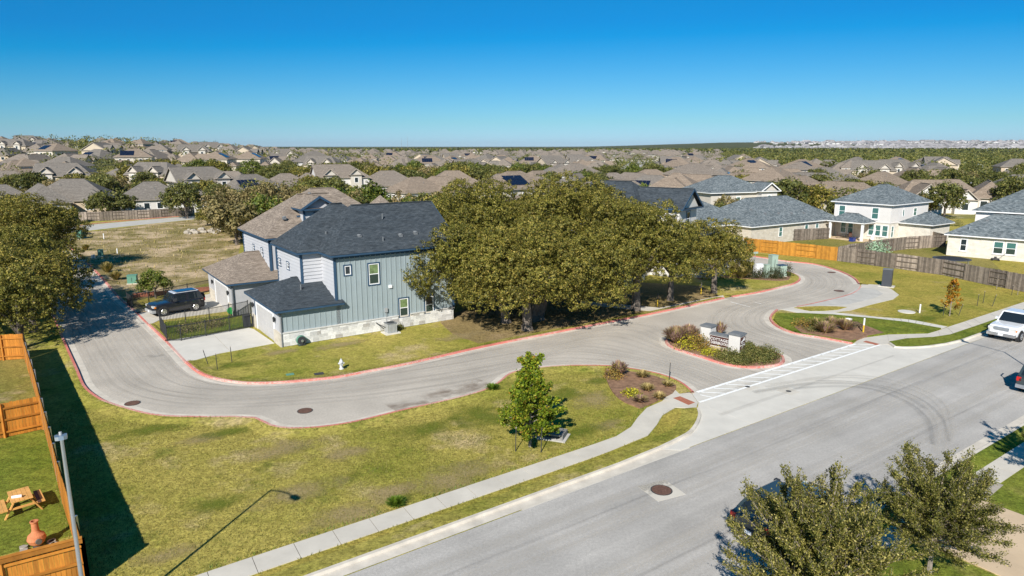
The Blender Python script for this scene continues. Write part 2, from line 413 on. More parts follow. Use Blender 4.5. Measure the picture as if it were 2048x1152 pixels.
    g['oak'] = leaf('oak', [(0, (.05, .056, .012)), (.45, (.15, .148, .026)), (.8, (.265, .23, .042)), (1, (.4, .305, .08))], .16)
    g['tree_mid'] = leaf('tree_mid', [(0, (.04, .052, .014)), (.5, (.105, .12, .028)), (1, (.22, .2, .055))], .14)
    g['tree_tan'] = leaf('tree_tan', [(0, (.1, .09, .034)), (.5, (.2, .165, .065)), (1, (.36, .28, .13))], .14)
    g['tree_green'] = leaf('tree_green', [(0, (.045, .08, .012)), (.5, (.105, .145, .022)), (1, (.2, .2, .035))], .14)
    g['young'] = leaf('young', [(0, (.06, .115, .01)), (.5, (.175, .245, .018)), (.88, (.35, .37, .03)), (.96, (.4, .31, .04)), (1, (.42, .19, .04))], .25)
    g['fore'] = leaf('fore', [(0, (.045, .055, .01)), (.5, (.125, .13, .022)), (.85, (.26, .235, .06)), (1, (.46, .4, .14))], .18)
    g['autumn'] = leaf('autumn', [(0, (0.174, 0.145, 0.0145)), (.4, (0.362, 0.217, 0.0217)), (.75, (0.609, 0.29, 0.029)), (1, (0.507, 0.145, 0.029))], .35)
    g['shrub'] = leaf('shrub', [(0, (.07, .09, .02)), (.5, (.15, .165, .045)), (1, (.28, .24, .08))])
    g['shrub_yellow'] = leaf('shrub_yellow', [(0, (0.203, 0.217, 0.0174)), (.5, (0.478, 0.45, 0.029)), (1, (0.725, 0.623, 0.0435))])
    g['shrub_rust'] = leaf('shrub_rust', [(0, (0.131, 0.123, 0.029)), (.5, (0.29, 0.217, 0.0508)), (1, (0.522, 0.29, 0.0725))])
    g['shrub_dark'] = leaf('shrub_dark', [(0, (.03, .045, .015)), (.6, (.06, .08, .025)), (1, (.12, .08, .05))])
    g['muhly'] = leaf('muhly', [(0, (0.232, 0.189, 0.0725)), (.5, (0.478, 0.377, 0.16)), (1, (0.652, 0.522, 0.246))])
    g['muhly_purple'] = leaf('muhly_purple', [(0, (.2, .11, .10)), (.5, (.34, .2, .19)), (1, (.48, .32, .28))])
    g['agave'] = leaf('agave', [(0, (0.217, 0.362, 0.232)), (1, (0.435, 0.609, 0.435))])
    g['blade'] = leaf('blade', [(0, (.11, .125, .018)), (.5, (.22, .2, .04)), (1, (.34, .28, .08))], .2)
    g['blade_green'] = leaf('blade_green', [(0, (0.058, 0.116, 0.0116)), (.5, (0.116, 0.203, 0.0174)), (1, (0.203, 0.275, 0.029))], .2)
    g['car_white'] = plain('car_white', (.78, .79, .8), .35, .02, 1, .5, coat=1)
    g['car_black'] = plain('car_black', (.012, .014, .022), .3, .05, 1, .5, coat=1)
    g['car_dark'] = plain('car_dark', (.03, .045, .05), .3, .05, 1, .5, coat=1)
    g['car_red'] = plain('car_red', (.3, .02, .02), .3, .05, 1, .5, coat=1)
    g['car_glass'] = flat('car_glass', (.012, .018, .024), .03, .7)
    g['tyre'] = flat('tyre', (.025, .025, .025), .9, .2)
    g['hydrant'] = plain('hydrant', (.56, .57, .58), .45, .05, 3)
    g['drain'] = plain('drain', (.2, .195, .185), .85, .15, 2)  # concrete darkened so its colour carries the young tree's shade
    g['rim'] = flat('rim', (.6, .6, .62), .25, .5, .8)
    g['chrome'] = flat('chrome', (.65, .66, .68), .15, .5, .9)
    g['lamp_red'] = flat('lamp_red', (.5, .015, .012), .15, .6)
    g['lamp_clear'] = flat('lamp_clear', (.6, .6, .58), .1, .6)
    g['lamp_amber'] = flat('lamp_amber', (.7, .2, .01), .15, .6)
    g['dark_plastic'] = flat('dark_plastic', (.04, .042, .045), .6, .3)
    g['sign_brown'] = flat('sign_brown', (.075, .028, .022), .5)
    g['slate_cap'] = plain('slate_cap', (.16, .17, .18), .7, .12, 4)
    g['hose_green'] = flat('hose_green', (.02, .35, .08), .4)
    g['solar'] = flat('solar', (.008, .012, .03), .12, .6)
    g['tramp'] = flat('tramp', (.02, .022, .026), .7)
    g['haze_city'] = plain('haze_city', (.30, .295, .29), .9, .2, .02, island=.6)
    g['far_roof'] = plain('far_roof', (.2, .19, .19), .9, .2, .02, island=.4)
mk()
# ------------------------------------------------------------------ ground
ROAD_A = R(35.3); RD = (math.cos(ROAD_A), math.sin(ROAD_A)); RN = (-RD[1], RD[0])
def P(s, t): return (s * RD[0] + t * RN[0], s * RD[1] + t * RN[1])
def build_ground():
    ys = [-90, -30] + list(range(0, 160, 20)) + list(range(160, 640, 20)) + [680, 760, 860, 1000, 1200, 1500, 1900, 2300, 2600, 2900, 3200, 3500, 3800, 4100, 4400, 4800, 5300, 6000, 7000, 8000, 10000, 13000, 17000]
    qs = [-2.6, -1.9, -1.4, -1.1] + [i * .06 - .96 for i in range(33)] + [1.1, 1.4, 1.9, 2.6]
    mb = MB(); V = []; F = []; M = []
    nq = len(qs)
    for y in ys:
        for q in qs:
            x = q * max(y, 260); V.append((x, y, hz(x, y) if y >= 160 else 0.0))
    for j in range(len(ys) - 1):
        for i in range(nq - 1):
            a = j * nq + i; F.append((a, a + 1, a + nq + 1, a + nq))
            M.append(0 if ys[j] < 140 else 1 if ys[j] < 620 else 2)
    me = bpy.data.meshes.new('ground'); me.from_pydata(V, [], F)
    for k in ('lawn', 'mid_ground', 'forest_floor'): me.materials.append(MAT[k])
    me.polygons.foreach_set('material_index', M); me.update()
    link('ground', me, kind='structure')
build_ground()
def sheet(name, pts, z, mat, z0=None, **k):
    mb = MB(); mb.prism(pts, (z - .06) if z0 is None else z0, z, 0); return struct(name, mb, MAT[mat])

# loop street lines (back of kerb)
OUT = crom(GL([(20, 452), (50, 505), (80, 575), (111, 650), (130, 695), (150, 740), (165, 775), (190, 797), (220, 811), (300, 833), (380, 838), (470, 838), (508, 840), (540, 855), (580, 861), (636, 859), (700, 850), (752, 838), (800, 826), (905, 802), (970, 784), (1000, 768), (1023, 750), (1060, 741), (1128, 735), (1214, 735), (1257, 740), (1316, 751), (1356, 766), (1383, 787)]), .6)
IN1 = crom(GL([(110, 465), (150, 502), (197, 547), (237, 592), (277, 627)]), .8)
IN1b = crom(GL([(277, 627), (300, 650)]), .8)
IN2 = crom(GL([(300, 650), (335, 682)]), .8)
IN2b = crom(GL([(335, 682), (375, 725)]), .8)
IN3 = crom(GL([(375, 725), (400, 745), (430, 757), (475, 765), (512, 767), (569, 765), (666, 756), (732, 744), (820, 727), (971, 693), (1128, 662), (1278, 633), (1360, 616), (1446, 597)]), .6)
IN4 = crom(GL([(1462, 594), (1512, 586), (1552, 577), (1583, 569), (1597, 561), (1596, 554), (1584, 548), (1560, 541), (1530, 534), (1490, 526), (1440, 519), (1380, 511)]), .6)
FAR = crom(GL([(1380, 493), (1440, 503), (1487, 510), (1536, 517.5), (1576, 523.5), (1629, 529), (1680, 543), (1709, 557), (1720, 569)]), .6)
PLA = crom(GL([(1556, 621), (1547, 629), (1543, 639), (1556, 653.6), (1592, 668), (1647, 677), (1705, 688)]), .4)
ISL = crom(GL([(1336, 688), (1349, 697), (1377, 707), (1414, 718), (1441, 727), (1479, 734), (1510, 735.5), (1546, 732), (1561, 727), (1564, 719), (1556, 711), (1520, 700), (1470, 686), (1410, 674), (1360, 670), (1338, 676)]), .4, True)
loop_poly = OUT + GL([(1393, 784), (1708, 689)]) + PLA[::-1] + GL([(1592, 613), (1629, 606), (1691, 591), (1720, 573)]) + FAR[::-1] + IN4[::-1] + IN3[::-1] + IN2b[::-1] + IN2[::-1] + IN1b[::-1] + IN1[::-1]
sheet('loop_street', loop_poly, .006, 'asphalt_loop')
sheet('far_street', crom(GL([(100, 462), (140, 454), (220, 446), (300, 439), (385, 432), (460, 425)]), 3) + crom(GL([(460, 431), (390, 438.5), (280, 450), (125, 467)]), 3), .010, 'concrete_grey')
# main street
sheet('main_street', [P(-60, 12.6), P(170, 12.6), P(170, 20.47), P(-60, 20.47)], .005, 'asphalt_main')

# ------------------------------------------------------------------ kerbs
KERB_G = []
def kerb(pl, side, mat='kerb_red', h=.125, gut=True, verge=1.0, vmat='lawn', closed=False, gw=.45):
    o = lambda d: offset(pl, side * d, closed)
    def st(mb, A, za, B, zb):
        if side > 0: strip(mb, A, za, B, zb, 0, closed)
        else: strip(mb, B, zb, A, za, 0, closed)
    mb = MB(); st(mb, o(0), h, o(.15), h); st(mb, o(.15), h, o(.19), .004); st(mb, o(-.004), 0, o(0), h)
    k = struct('kerb', mb, MAT[mat])
    if gut:
        g = MB(); st(g, o(.19), .016, o(.19 + gw), .012); struct('gutter', g, MAT['kerb_grey'])
    if verge:
        g = MB(); st(g, o(-verge), -.004, o(-.15), h * .93); st(g, o(-.15), h * .93, o(-.003), h * .95); struct('grass_verge', g, MAT[vmat])
    return k
kerb(OUT, 1); kerb(IN1, -1, vmat='dry_lot'); kerb(IN1b, -1, h=.035, verge=0); kerb(IN2, -1, verge=.4); kerb(IN2b, -1, h=.035, verge=0); kerb(IN3, -1)
kerb(IN4, -1); kerb(FAR, -1, vmat='lawn_gold'); kerb(PLA, -1, verge=0); kerb(ISL, -1, closed=True, verge=0)
kerb(crom(GL([(100, 461), (150, 452.5), (220, 444.5), (300, 437.5), (385, 431)]), 3), -1, gut=False, vmat='dry_lot')
kl = [P(s, 21.15) for s in range(-60, 22, 3)]
kerb(kl + crom(GL([(1316, 897.5), (1352, 880), (1378, 865), (1392, 845), (1396, 830), (1393, 819)]), .4), -1, 'kerb_grey')
kerb(crom(GL([(1781, 688), (1792, 695.5), (1844, 695), (1890, 689)]), .5) + [P(s, 21.12) for s in range(57, 170, 3)], -1, 'kerb_grey', verge=.5, vmat='lawn_green')
kerb([P(s, 11.95) for s in range(-60, 170, 4)], 1, 'kerb_grey', vmat='lawn_green')

# ------------------------------------------------------------------ apron, pavements, drives
apron = [P(24.6, 20.5)] + [P(s, 20.5) for s in (30, 40, 50, 57)] + GL([(1906, 687), (1850, 696), (1792, 697), (1780, 690), (1763, 689), (1708, 688.5), (1393, 784), (1384, 788), (1397, 806), (1395, 822), (1397, 832), (1393, 848), (1380, 866), (1352, 881), (1316, 899)])
base = sheet('concrete_apron', apron, .008, 'joint')
sj = [20, 30.2, 35.3, 40.4, 45.5, 50.6, 70]
for i in range(len(sj) - 1):
    q = clip(clip(apron, RD[0], RD[1], sj[i + 1] - .012), -RD[0], -RD[1], -sj[i] - .012)
    if len(q) > 2:
        mb = MB(); mb.prism(q, 0, .02); mb.build('slab', MAT['concrete_pale'], base)
def walk(name, A, B, n, mat='concrete', z=.035, gap=.012):
    A = resample(A, n); B = resample(B, n); mb = MB(); strip(mb, A, .010, B, .010)
    b = struct(name, mb, MAT['joint'])
    for i in range(n):
        L = max(.1, math.dist(A[i], A[i + 1])); e = gap / L
        lp = lambda p, q, t: (p[0] + (q[0] - p[0]) * t, p[1] + (q[1] - p[1]) * t)
        mb = MB(); mb.prism([lp(A[i], A[i + 1], e), lp(A[i], A[i + 1], 1 - e), lp(B[i], B[i + 1], 1 - e), lp(B[i], B[i + 1], e)], -.02, z + random.uniform(-.006, .006)); mb.build('slab', MAT[mat], b)
    return b
w1A = [P(s, 22.38) for s in (-40, 0, 21)] + crom(GL([(1273, 881), (1297, 871), (1316, 846.5), (1327, 828), (1351, 815.6)]), .5)
w1B = [P(s, 23.44) for s in (-40, 0, 21.5)] + crom(GL([(1245, 869), (1268, 849), (1279, 830), (1297, 814), (1324, 803.5)]), .5)
walk('sidewalk', w1A, w1B, 46)
sheet('sidewalk_ramp', GL([(1324, 803.5), (1354, 771), (1383, 788), (1396, 806), (1392, 817.5), (1351, 815.6)]), .03, 'concrete')
w2A = crom(GL([(1777, 684), (1812, 678), (1867, 675), (1900, 670)]), .8) + [P(s, 22.29) for s in (63, 75, 90, 120)]
w2B = crom(GL([(1775, 670), (1815, 669), (1859, 668)]), .8) + [P(s, 23.5) for s in (61, 75, 90, 120)]
walk('sidewalk', w2A, w2B, 40)
sheet('sidewalk_ramp', GL([(1706, 688), (1722, 677), (1775, 670), (1777, 684), (1781, 689), (1763, 690)]), .03, 'concrete')
walk('garden_path', crom(GL([(1600, 627), (1665, 630), (1750, 638), (1812, 645), (1884, 658)]), .8), crom(GL([(1560, 619), (1665, 625), (1750, 634), (1820, 640), (1895, 654)]), .8), 22, 'concrete_pale')
sheet('mail_pullout', GL([(1560, 619), (1592, 613), (1629, 606), (1691, 591), (1720, 573), (1724, 568), (1760, 570), (1782, 578), (1798, 590), (1786, 599), (1740, 610), (1702, 621), (1665, 625)]), .02, 'concrete')
pull = sheet('pullout_pavement', GL([(1600, 613), (1629, 606), (1691, 591), (1716, 576), (1750, 578), (1766, 588), (1748, 597), (1690, 611)]), .026, 'concrete_grey')
rb = crom(GL([(1720, 572), (1713, 581), (1691, 591), (1629, 606), (1592, 613.5)]), .6)
mb = MB(); strip(mb, rb, .034, offset(rb, .16), .034); struct('painted_edge', mb, MAT['kerb_red'])
sheet('grass_sliver', crom(GL([(1588, 616), (1640, 613), (1694, 615), (1676, 620), (1620, 623)]), 1, True), .05, 'lawn_gold')
mb = MB(); b = struct('driveway', mb, MAT['joint'])
drive = GL([(335, 682), (375, 725), (440, 707), (500, 696), (549, 687), (508, 659), (498, 656)])
F1O = G(564, 694); FA = R(35); FU = (math.cos(FA), math.sin(FA)); FW = (-FU[1], FU[0])
def FP(u, w_): return (F1O[0] + u * FU[0] + w_ * FW[0], F1O[1] + u * FU[1] + w_ * FW[1])
c0 = FP(-3.4, 0); cc = c0[0] * FU[0] + c0[1] * FU[1]
drive += []
for sgn in (1, -1):
    q = clip(drive, sgn * FU[0], sgn * FU[1], sgn * cc - .015)
    mb = MB(); mb.prism(q, -.03, .03); mb.build('slab', MAT['concrete_pale'], b)
b['kind'] = 'structure'
sheet('driveway', GL([(277, 627), (300, 650), (318, 641), (400, 630), (476, 620), (420, 588), (330, 606)]), .03, 'concrete')
sheet('shaded_walk', GL([(1160, 602), (1320, 616), (1400, 600), (1446, 591), (1450, 597), (1400, 607), (1340, 620), (1318, 624), (1160, 609)]), .03, 'concrete')
walk('sidewalk', [P(s, 10.15) for s in (33.5, 60, 90)], [P(s, 11.2) for s in (33.5, 60, 90)], 36, 'concrete')
walk('sidewalk', [P(s, 10.15) for s in (-20, 25.8)], [P(s, 11.2) for s in (-20, 25.8)], 28, 'concrete')
sheet('near_driveway', [P(25.9, 11.9), P(31.15, 11.9), P(31.15, -8), P(25.8, -8)], .03, 'concrete_tan')

# ------------------------------------------------------------------ ground covers
sheet('vacant_lot', GL([(126, 470), (197, 545), (240, 588), (262, 604), (330, 588), (416, 566), (470, 540), (485, 470), (440, 440), (390, 439), (280, 451)]), .006, 'dry_lot')
sheet('bare_soil', GL([(880, 645), (905, 668), (960, 688), (1128, 655), (1278, 627), (1440, 592), (1400, 572), (1200, 560), (1000, 590), (895, 632)]), .006, 'under_oak')
sheet('gold_lawn', GL([(1487, 504), (1590, 514), (1674, 523), (1790, 538), (1883, 551), (2048, 584)]) + [P(110, 40), P(110, 23.55), P(61, 23.55)] + GL([(1820, 639), (1750, 633), (1702, 622), (1740, 611), (1788, 600), (1800, 590), (1783, 577), (1760, 569), (1722, 566), (1709, 554), (1680, 540), (1629, 526.5), (1576, 521), (1487, 508)]), .006, 'lawn_gold')
sheet('planter_lawn', GL([(1552, 629), (1547, 640), (1560, 653), (1596, 667), (1650, 676), (1704, 686.5), (1720, 676), (1775, 669), (1859, 667), (1882, 658.5), (1812, 646), (1750, 639), (1665, 631), (1600, 628)]), .115, 'lawn_green', 0)
sheet('mulch_bed', crom(GL([(1588, 656), (1610, 650), (1690, 642), (1735, 655), (1768, 668), (1735, 674), (1700, 684), (1650, 675.5), (1602, 667.5)]), 1, True), .122, 'mulch', 0)
sheet('mulch_bed', crom(GL([(1209, 748), (1214, 737), (1257, 742), (1316, 753), (1352, 769), (1345, 788), (1320, 801), (1297, 811), (1280, 818), (1250, 806), (1225, 785)]), .8, True), .08, 'mulch', 0)
sheet('mulch_bed', offset(ISL, .12, True), .11, 'mulch', 0)
sheet('mulch_bed', crom(GL([(1400, 560), (1460, 556), (1560, 562), (1580, 556), (1570, 547), (1480, 535), (1400, 540)]), 1, True), .02, 'mulch', 0)
sheet('fenced_lawn', GL([(322, 660), (336, 682), (363, 681), (505, 655), (496, 628), (420, 633), (330, 644)]), .014, 'lawn_green', 0)
sheet('grass_strip', [P(s, 21.2) for s in (-60, 23)] + GL([(1352, 878), (1376, 864), (1390, 845), (1394, 830), (1391, 820), (1351, 817.5), (1329, 829), (1318, 848), (1299, 872), (1275, 882)]) + [P(s, 22.33) for s in (20, -60)], .01, 'lawn_gold', -.01)
sheet('grass_strip', GL([(1779, 685), (1812, 679), (1867, 676), (1900, 671)]) + [P(s, 22.25) for s in (63, 120)] + [P(s, 21.25) for s in (120, 60)] + GL([(1890, 687), (1844, 693.5), (1794, 694)]), .1, 'lawn_green', -.01)
sheet('near_lawn', [P(-60, -20), P(25.8, -20), P(25.8, 11.85), P(-60, 11.85)], .006, 'lawn_green')
sheet('near_lawn', [P(31.2, -20), P(120, -20), P(120, 11.85), P(31.2, 11.85)], .006, 'lawn_green')
sheet('gravel_patch', [P(31.3, 9.9), P(33.4, 10.0), P(33.4, 11.6), P(31.3, 11.7)], .02, 'rock_pale')
sheet('back_yard', GL([(0, 669), (40, 672), (68, 745), (84, 800), (150, 1070), (0, 1112), (-400, 1112), (-400, 700)]), .008, 'yard')
sheet('green_yard', GL([(0, 870), (90, 860), (120, 945), (150, 1070), (0, 1112), (-300, 1112), (-300, 880)]), .012, 'lawn_green')
sheet('house_yards', GL([(1490, 500), (1590, 511), (1674, 520), (1790, 535), (1883, 548), (2048, 581), (2300, 610), (2300, 470), (1900, 470), (1660, 468), (1540, 478), (1480, 480)]), .005, 'yard')

# ------------------------------------------------------------------ paint, covers, wear
mb = MB()
def line(a, b, wd, m=0, z=.026):
    d = Vector((b[0] - a[0], b[1] - a[1])).normalized() * (wd / 2); n = Vector((-d.y, d.x))
    mb.face([(a[0] - n.x, a[1] - n.y, z), (b[0] - n.x, b[1] - n.y, z), (b[0] + n.x, b[1] + n.y, z), (a[0] + n.x, a[1] + n.y, z)], m)
line(P(31.6, 25.36), P(49.6, 25.30), .22); line(P(30.4, 24.18), P(50.7, 24.12), .16)
for i in range(17):
    s = 30.6 + i * 1.18
    line(P(s, 25.25) if s > 31.4 else P(31.4, 24.95), P(s + 1.05, 24.25), .11)
struct('crosswalk_paint', mb, MAT['white_paint'])
mb = MB(); line(G(1461, 604), G(1500, 614), .1, 0, .014); line(G(1510, 605), G(1523, 608), .1, 0, .014); struct('stop_line', mb, MAT['white_paint'])
for a in ([(1346, 797), (1360, 793.5), (1390, 806), (1377, 811)], [(1726, 684.5), (1732, 682), (1760, 689), (1752, 691)]):
    mb = MB(); pts = GL(a); mb.prism(pts, 0, .036); struct('brick_ramp_strip', mb, MAT['brick_red'])
for i, (px, py, rr, lab) in enumerate([(265, 807, .38, 'rusty round manhole cover at the outer bend of the loop street'), (610, 822, .38, 'rusty round manhole cover beside the bulge of the loop street kerb'), (1663, 545, .42, 'dark manhole cover near the gold board fence on the loop street'), (1678, 582, .45, 'dark manhole cover beside the mailbox pull-out'), (1323, 981, .42, 'rusty manhole cover set in a pale square on the main street'), (1495, 774, .14, 'small black valve cover on the crosswalk edge'), (1577, 783, .14, 'small black valve cover in the middle of the concrete apron')]):
    c = G(px, py); t = thing('manhole_cover', lab, 'manhole cover', (*c, .02))
    mb = MB(); mb.lathe([(rr, 0), (rr, .012), (rr * .92, .016), (rr * .9, .010), (rr * .55, .012), (rr * .5, .018), (0, .018)], 20); mb.build('lid', MAT['rust' if rr > .3 else 'iron'], t)
    mb = MB(); mb.lathe([(rr * 1.12, -.012), (rr * 1.12, .006), (rr * 1.0, .006)], 20); mb.build('ring', MAT['iron'], t)
    if i >= 4:
        s = .72 if i == 4 else .5
        mb = MB(); mb.box(-s, s, -s, s, -.03, -.006 if i == 4 else .003); o = mb.build('collar', MAT['concrete'], t); o.rotation_euler = (0, 0, R(35 if i > 4 else -10 + 45 * 0 + 35))
def flow(A, B, fr, wd, mat, jit=.25, z=.012, n=60):
    A = resample(A, n); B = resample(B, n); mb = MB()
    for i, f in enumerate(fr):
        c = [(a[0] + (b[0] - a[0]) * f, a[1] + (b[1] - a[1]) * f) for a, b in zip(A, B)]
        w_ = wd * random.uniform(.6, 1.4); strip(mb, offset(c, -w_ / 2), z + i * .0012, offset(c, w_ / 2), z + i * .0012)
    return struct('tyre_marks', mb, MAT[mat])
fo = crom(GL([(85, 590), (115, 650), (150, 735), (192, 792), (300, 826), (500, 829), (700, 818), (900, 788), (1040, 742), (1200, 737), (1310, 752), (1390, 786)]), .6)
fi = crom(GL([(215, 570), (300, 650), (378, 725), (430, 758), (512, 769), (666, 758), (820, 729), (971, 695), (1128, 664), (1300, 640), (1390, 690), (1540, 740)]), .6)
flow(fi, fo, [.1, .22, .3, .44, .52, .63, .72, .86], .7, 'wear_light'); flow(fi, fo, [.06, .17, .37, .58, .68, .8], .5, 'wear_dark', z=.022)
bo = crom(GL([(1600, 722), (1570, 705), (1500, 683), (1430, 664), (1405, 645), (1425, 620), (1480, 603), (1540, 592), (1590, 579), (1612, 563), (1600, 550), (1560, 540), (1500, 530)]), .6)
bi = crom(GL([(1700, 691), (1640, 682), (1590, 672), (1548, 658), (1532, 640), (1545, 622), (1590, 609), (1640, 600), (1690, 585), (1706, 570), (1685, 552), (1630, 537), (1560, 526)]), .6)
flow(bo, bi, [.1, .2, .29, .4, .5, .6, .7, .82], .5, 'wear_light', z=.030); flow(bo, bi, [.15, .34, .45, .66, .9], .35, 'wear_dark', z=.040)
m1 = crom(GL([(1480, 800), (1600, 778), (1720, 776), (1800, 800), (1850, 840), (1862, 890)]), .6); m2 = crom(GL([(1560, 760), (1660, 752), (1760, 762), (1850, 790), (1900, 830), (1920, 880)]), .6)
flow(m1[6:], m2[6:], [.05, .62], .45, 'wear_rubber', z=.030); flow(m1[:-6], m2[:-10], [.33], .6, 'wear_rubber', z=.034)
m3 = crom(GL([(1540, 770), (1680, 752), (1790, 762), (1880, 800), (1905, 860), (1880, 930)]), .6); flow(m1, m3, [.5, .83, 1.0], .35, 'wear_light', z=.037)
sheet('gutter_fill', [P(15, 20.42), P(25.2, 20.42)] + GL([(1352, 883), (1316, 900)]) + [P(20, 21.0), P(15, 21.0)], .0075, 'concrete')
flow([P(2, 13.2), P(75, 13.2)], [P(2, 20), P(75, 20)], [.12, .27, .33, .62, .7, .86], .8, 'wear_light', z=.008)
flow([P(2, 13.2), P(75, 13.2)], [P(2, 20), P(75, 20)], [.21, .77], .5, 'wear_dark', z=.016)
flow([P(28, 20.6), P(50, 20.6)], [P(34, 26), P(46, 26)], [.3, .7], .35, 'wear_dark', z=.024)
mud = crom(GL([(790, 822), (850, 805), (920, 785), (980, 768)]), .5); mb = MB(); strip(mb, offset(mud, -.9), .03, offset(mud, 1.3), .03); struct('mud_stain', mb, MAT['wear_mud'])
mb = MB(); dl = crom(GL([(293, 712), (310, 714), (328, 710)]), .3); strip(mb, offset(dl, -.35), .034, offset(dl, .35), .034); struct('oil_stain', mb, MAT['wear_rubber'])
# white lettering stencilled on the red kerbs
def text_mesh(s, size, name='lettering', ext=0.0):
    cu = bpy.data.curves.new(name, 'FONT'); cu.body = s; cu.size = size; cu.align_x = 'CENTER'; cu.align_y = 'CENTER'; cu.extrude = ext; cu.resolution_u = 2
    o = bpy.data.objects.new(name, cu); COL.objects.link(o); bpy.context.view_layer.update()
    me = bpy.data.meshes.new_from_object(o.evaluated_get(bpy.context.evaluated_depsgraph_get()))
    bpy.data.objects.remove(o); bpy.data.curves.remove(cu); return me
LET = {c: text_mesh(c, .17) for c in 'FIRELAN'}
for m_ in LET.values(): m_.materials.append(MAT['white_paint'])
def stencil(pl, side, at):
    L = [0]
    for i in range(len(pl) - 1): L.append(L[-1] + math.dist(pl[i], pl[i + 1]))
    x = at; par = bpy.data.objects.new('kerb_lettering', None); COL.objects.link(par); par['kind'] = 'structure'
    for ch in ('FIRE LANE' if side < 0 else 'FIRE LANE'):
        k = max(i for i in range(len(L) - 1) if L[i] <= x); t = (x - L[k]) / (L[k + 1] - L[k])
        a, b = pl[k], pl[k + 1]; d = Vector((b[0] - a[0], b[1] - a[1])).normalized(); n = Vector((-d.y, d.x)) * side
        p = (a[0] + (b[0] - a[0]) * t + n.x * .079, a[1] + (b[1] - a[1]) * t + n.y * .079, .128)
        if ch != ' ': link('letter', LET[ch], par, p, math.atan2(d.y, d.x) + (0 if side < 0 else math.pi))
        x += .16 if side < 0 else -.16
def arc_at(pl, px):
    g = G(*px); best = min(range(len(pl)), key=lambda i: math.dist(pl[i], g)); return plen(pl[:best + 1])
for pl, px, sd_ in ((IN3, (383, 735), -1), (IN3, (690, 752), -1), (IN3, (1090, 669), -1), (IN3, (1330, 622), -1), (IN4, (1495, 589), -1), (PLA, (1605, 671), -1), (ISL[:40], (1372, 706), -1)):
    stencil(pl, sd_, arc_at(pl, px))

def ground_patch(name, px, py, rx, ry, mat, z, rot=.6):
    c = G(px, py); mb = MB(); n = 28; rings = (0, .35, .7, 1.0)
    for k in range(3):
        for i in range(n):
            a, b = 2 * math.pi * i / n, 2 * math.pi * (i + 1) / n; Q = []; U = []
            for r_, t_ in ((rings[k], a), (rings[k + 1], a), (rings[k + 1], b), (rings[k], b)):
                x, y = r_ * rx * math.cos(t_), r_ * ry * math.sin(t_); Q.append((c[0] + x * math.cos(rot) - y * math.sin(rot), c[1] + x * math.sin(rot) + y * math.cos(rot), z)); U.append((r_, t_))
            if k == 0: Q = Q[1:]; U = U[1:]
            mb.face(Q, 0, U)
    struct(name, mb, MAT[mat])
for i, (px, py, rx, ry) in enumerate([(905, 955, 3.4, 1.5), (690, 1030, 2.2, 1.1), (330, 1110, 1.3, .8), (600, 985, 2.6, 1.0), (780, 985, 1.6, .9), (1185, 800, 1.9, 1.5), (1215, 850, 1.4, .7), (560, 900, 2.4, 1.2), (700, 905, 1.6, .9), (400, 880, 1.6, .8), (680, 690, 2.6, 1.0), (930, 672, 3.0, 1.2), (560, 705, 1.8, .8)]): ground_patch('worn_grass', px, py, rx, ry, 'straw_patch', .012 + i * .0008)
for i, (px, py, rx, ry) in enumerate([(960, 835, 2.0, 2.6), (1130, 790, 1.6, 1.2), (850, 860, 2.4, 1.2), (1200, 762, 1.4, .9), (470, 862, 2.4, .8), (300, 860, 2.6, 1.0), (1150, 868, 3.2, .7), (430, 1010, 1.8, .9), (800, 1000, 1.0, .5), (470, 730, 2.4, 1.0), (1640, 648, 2.2, 1.0), (1850, 640, 4.0, 1.0)]): ground_patch('lush_grass', px, py, rx, ry, 'lush_patch', .0225 + i * .0008 if px < 1600 or px > 1700 else .13)
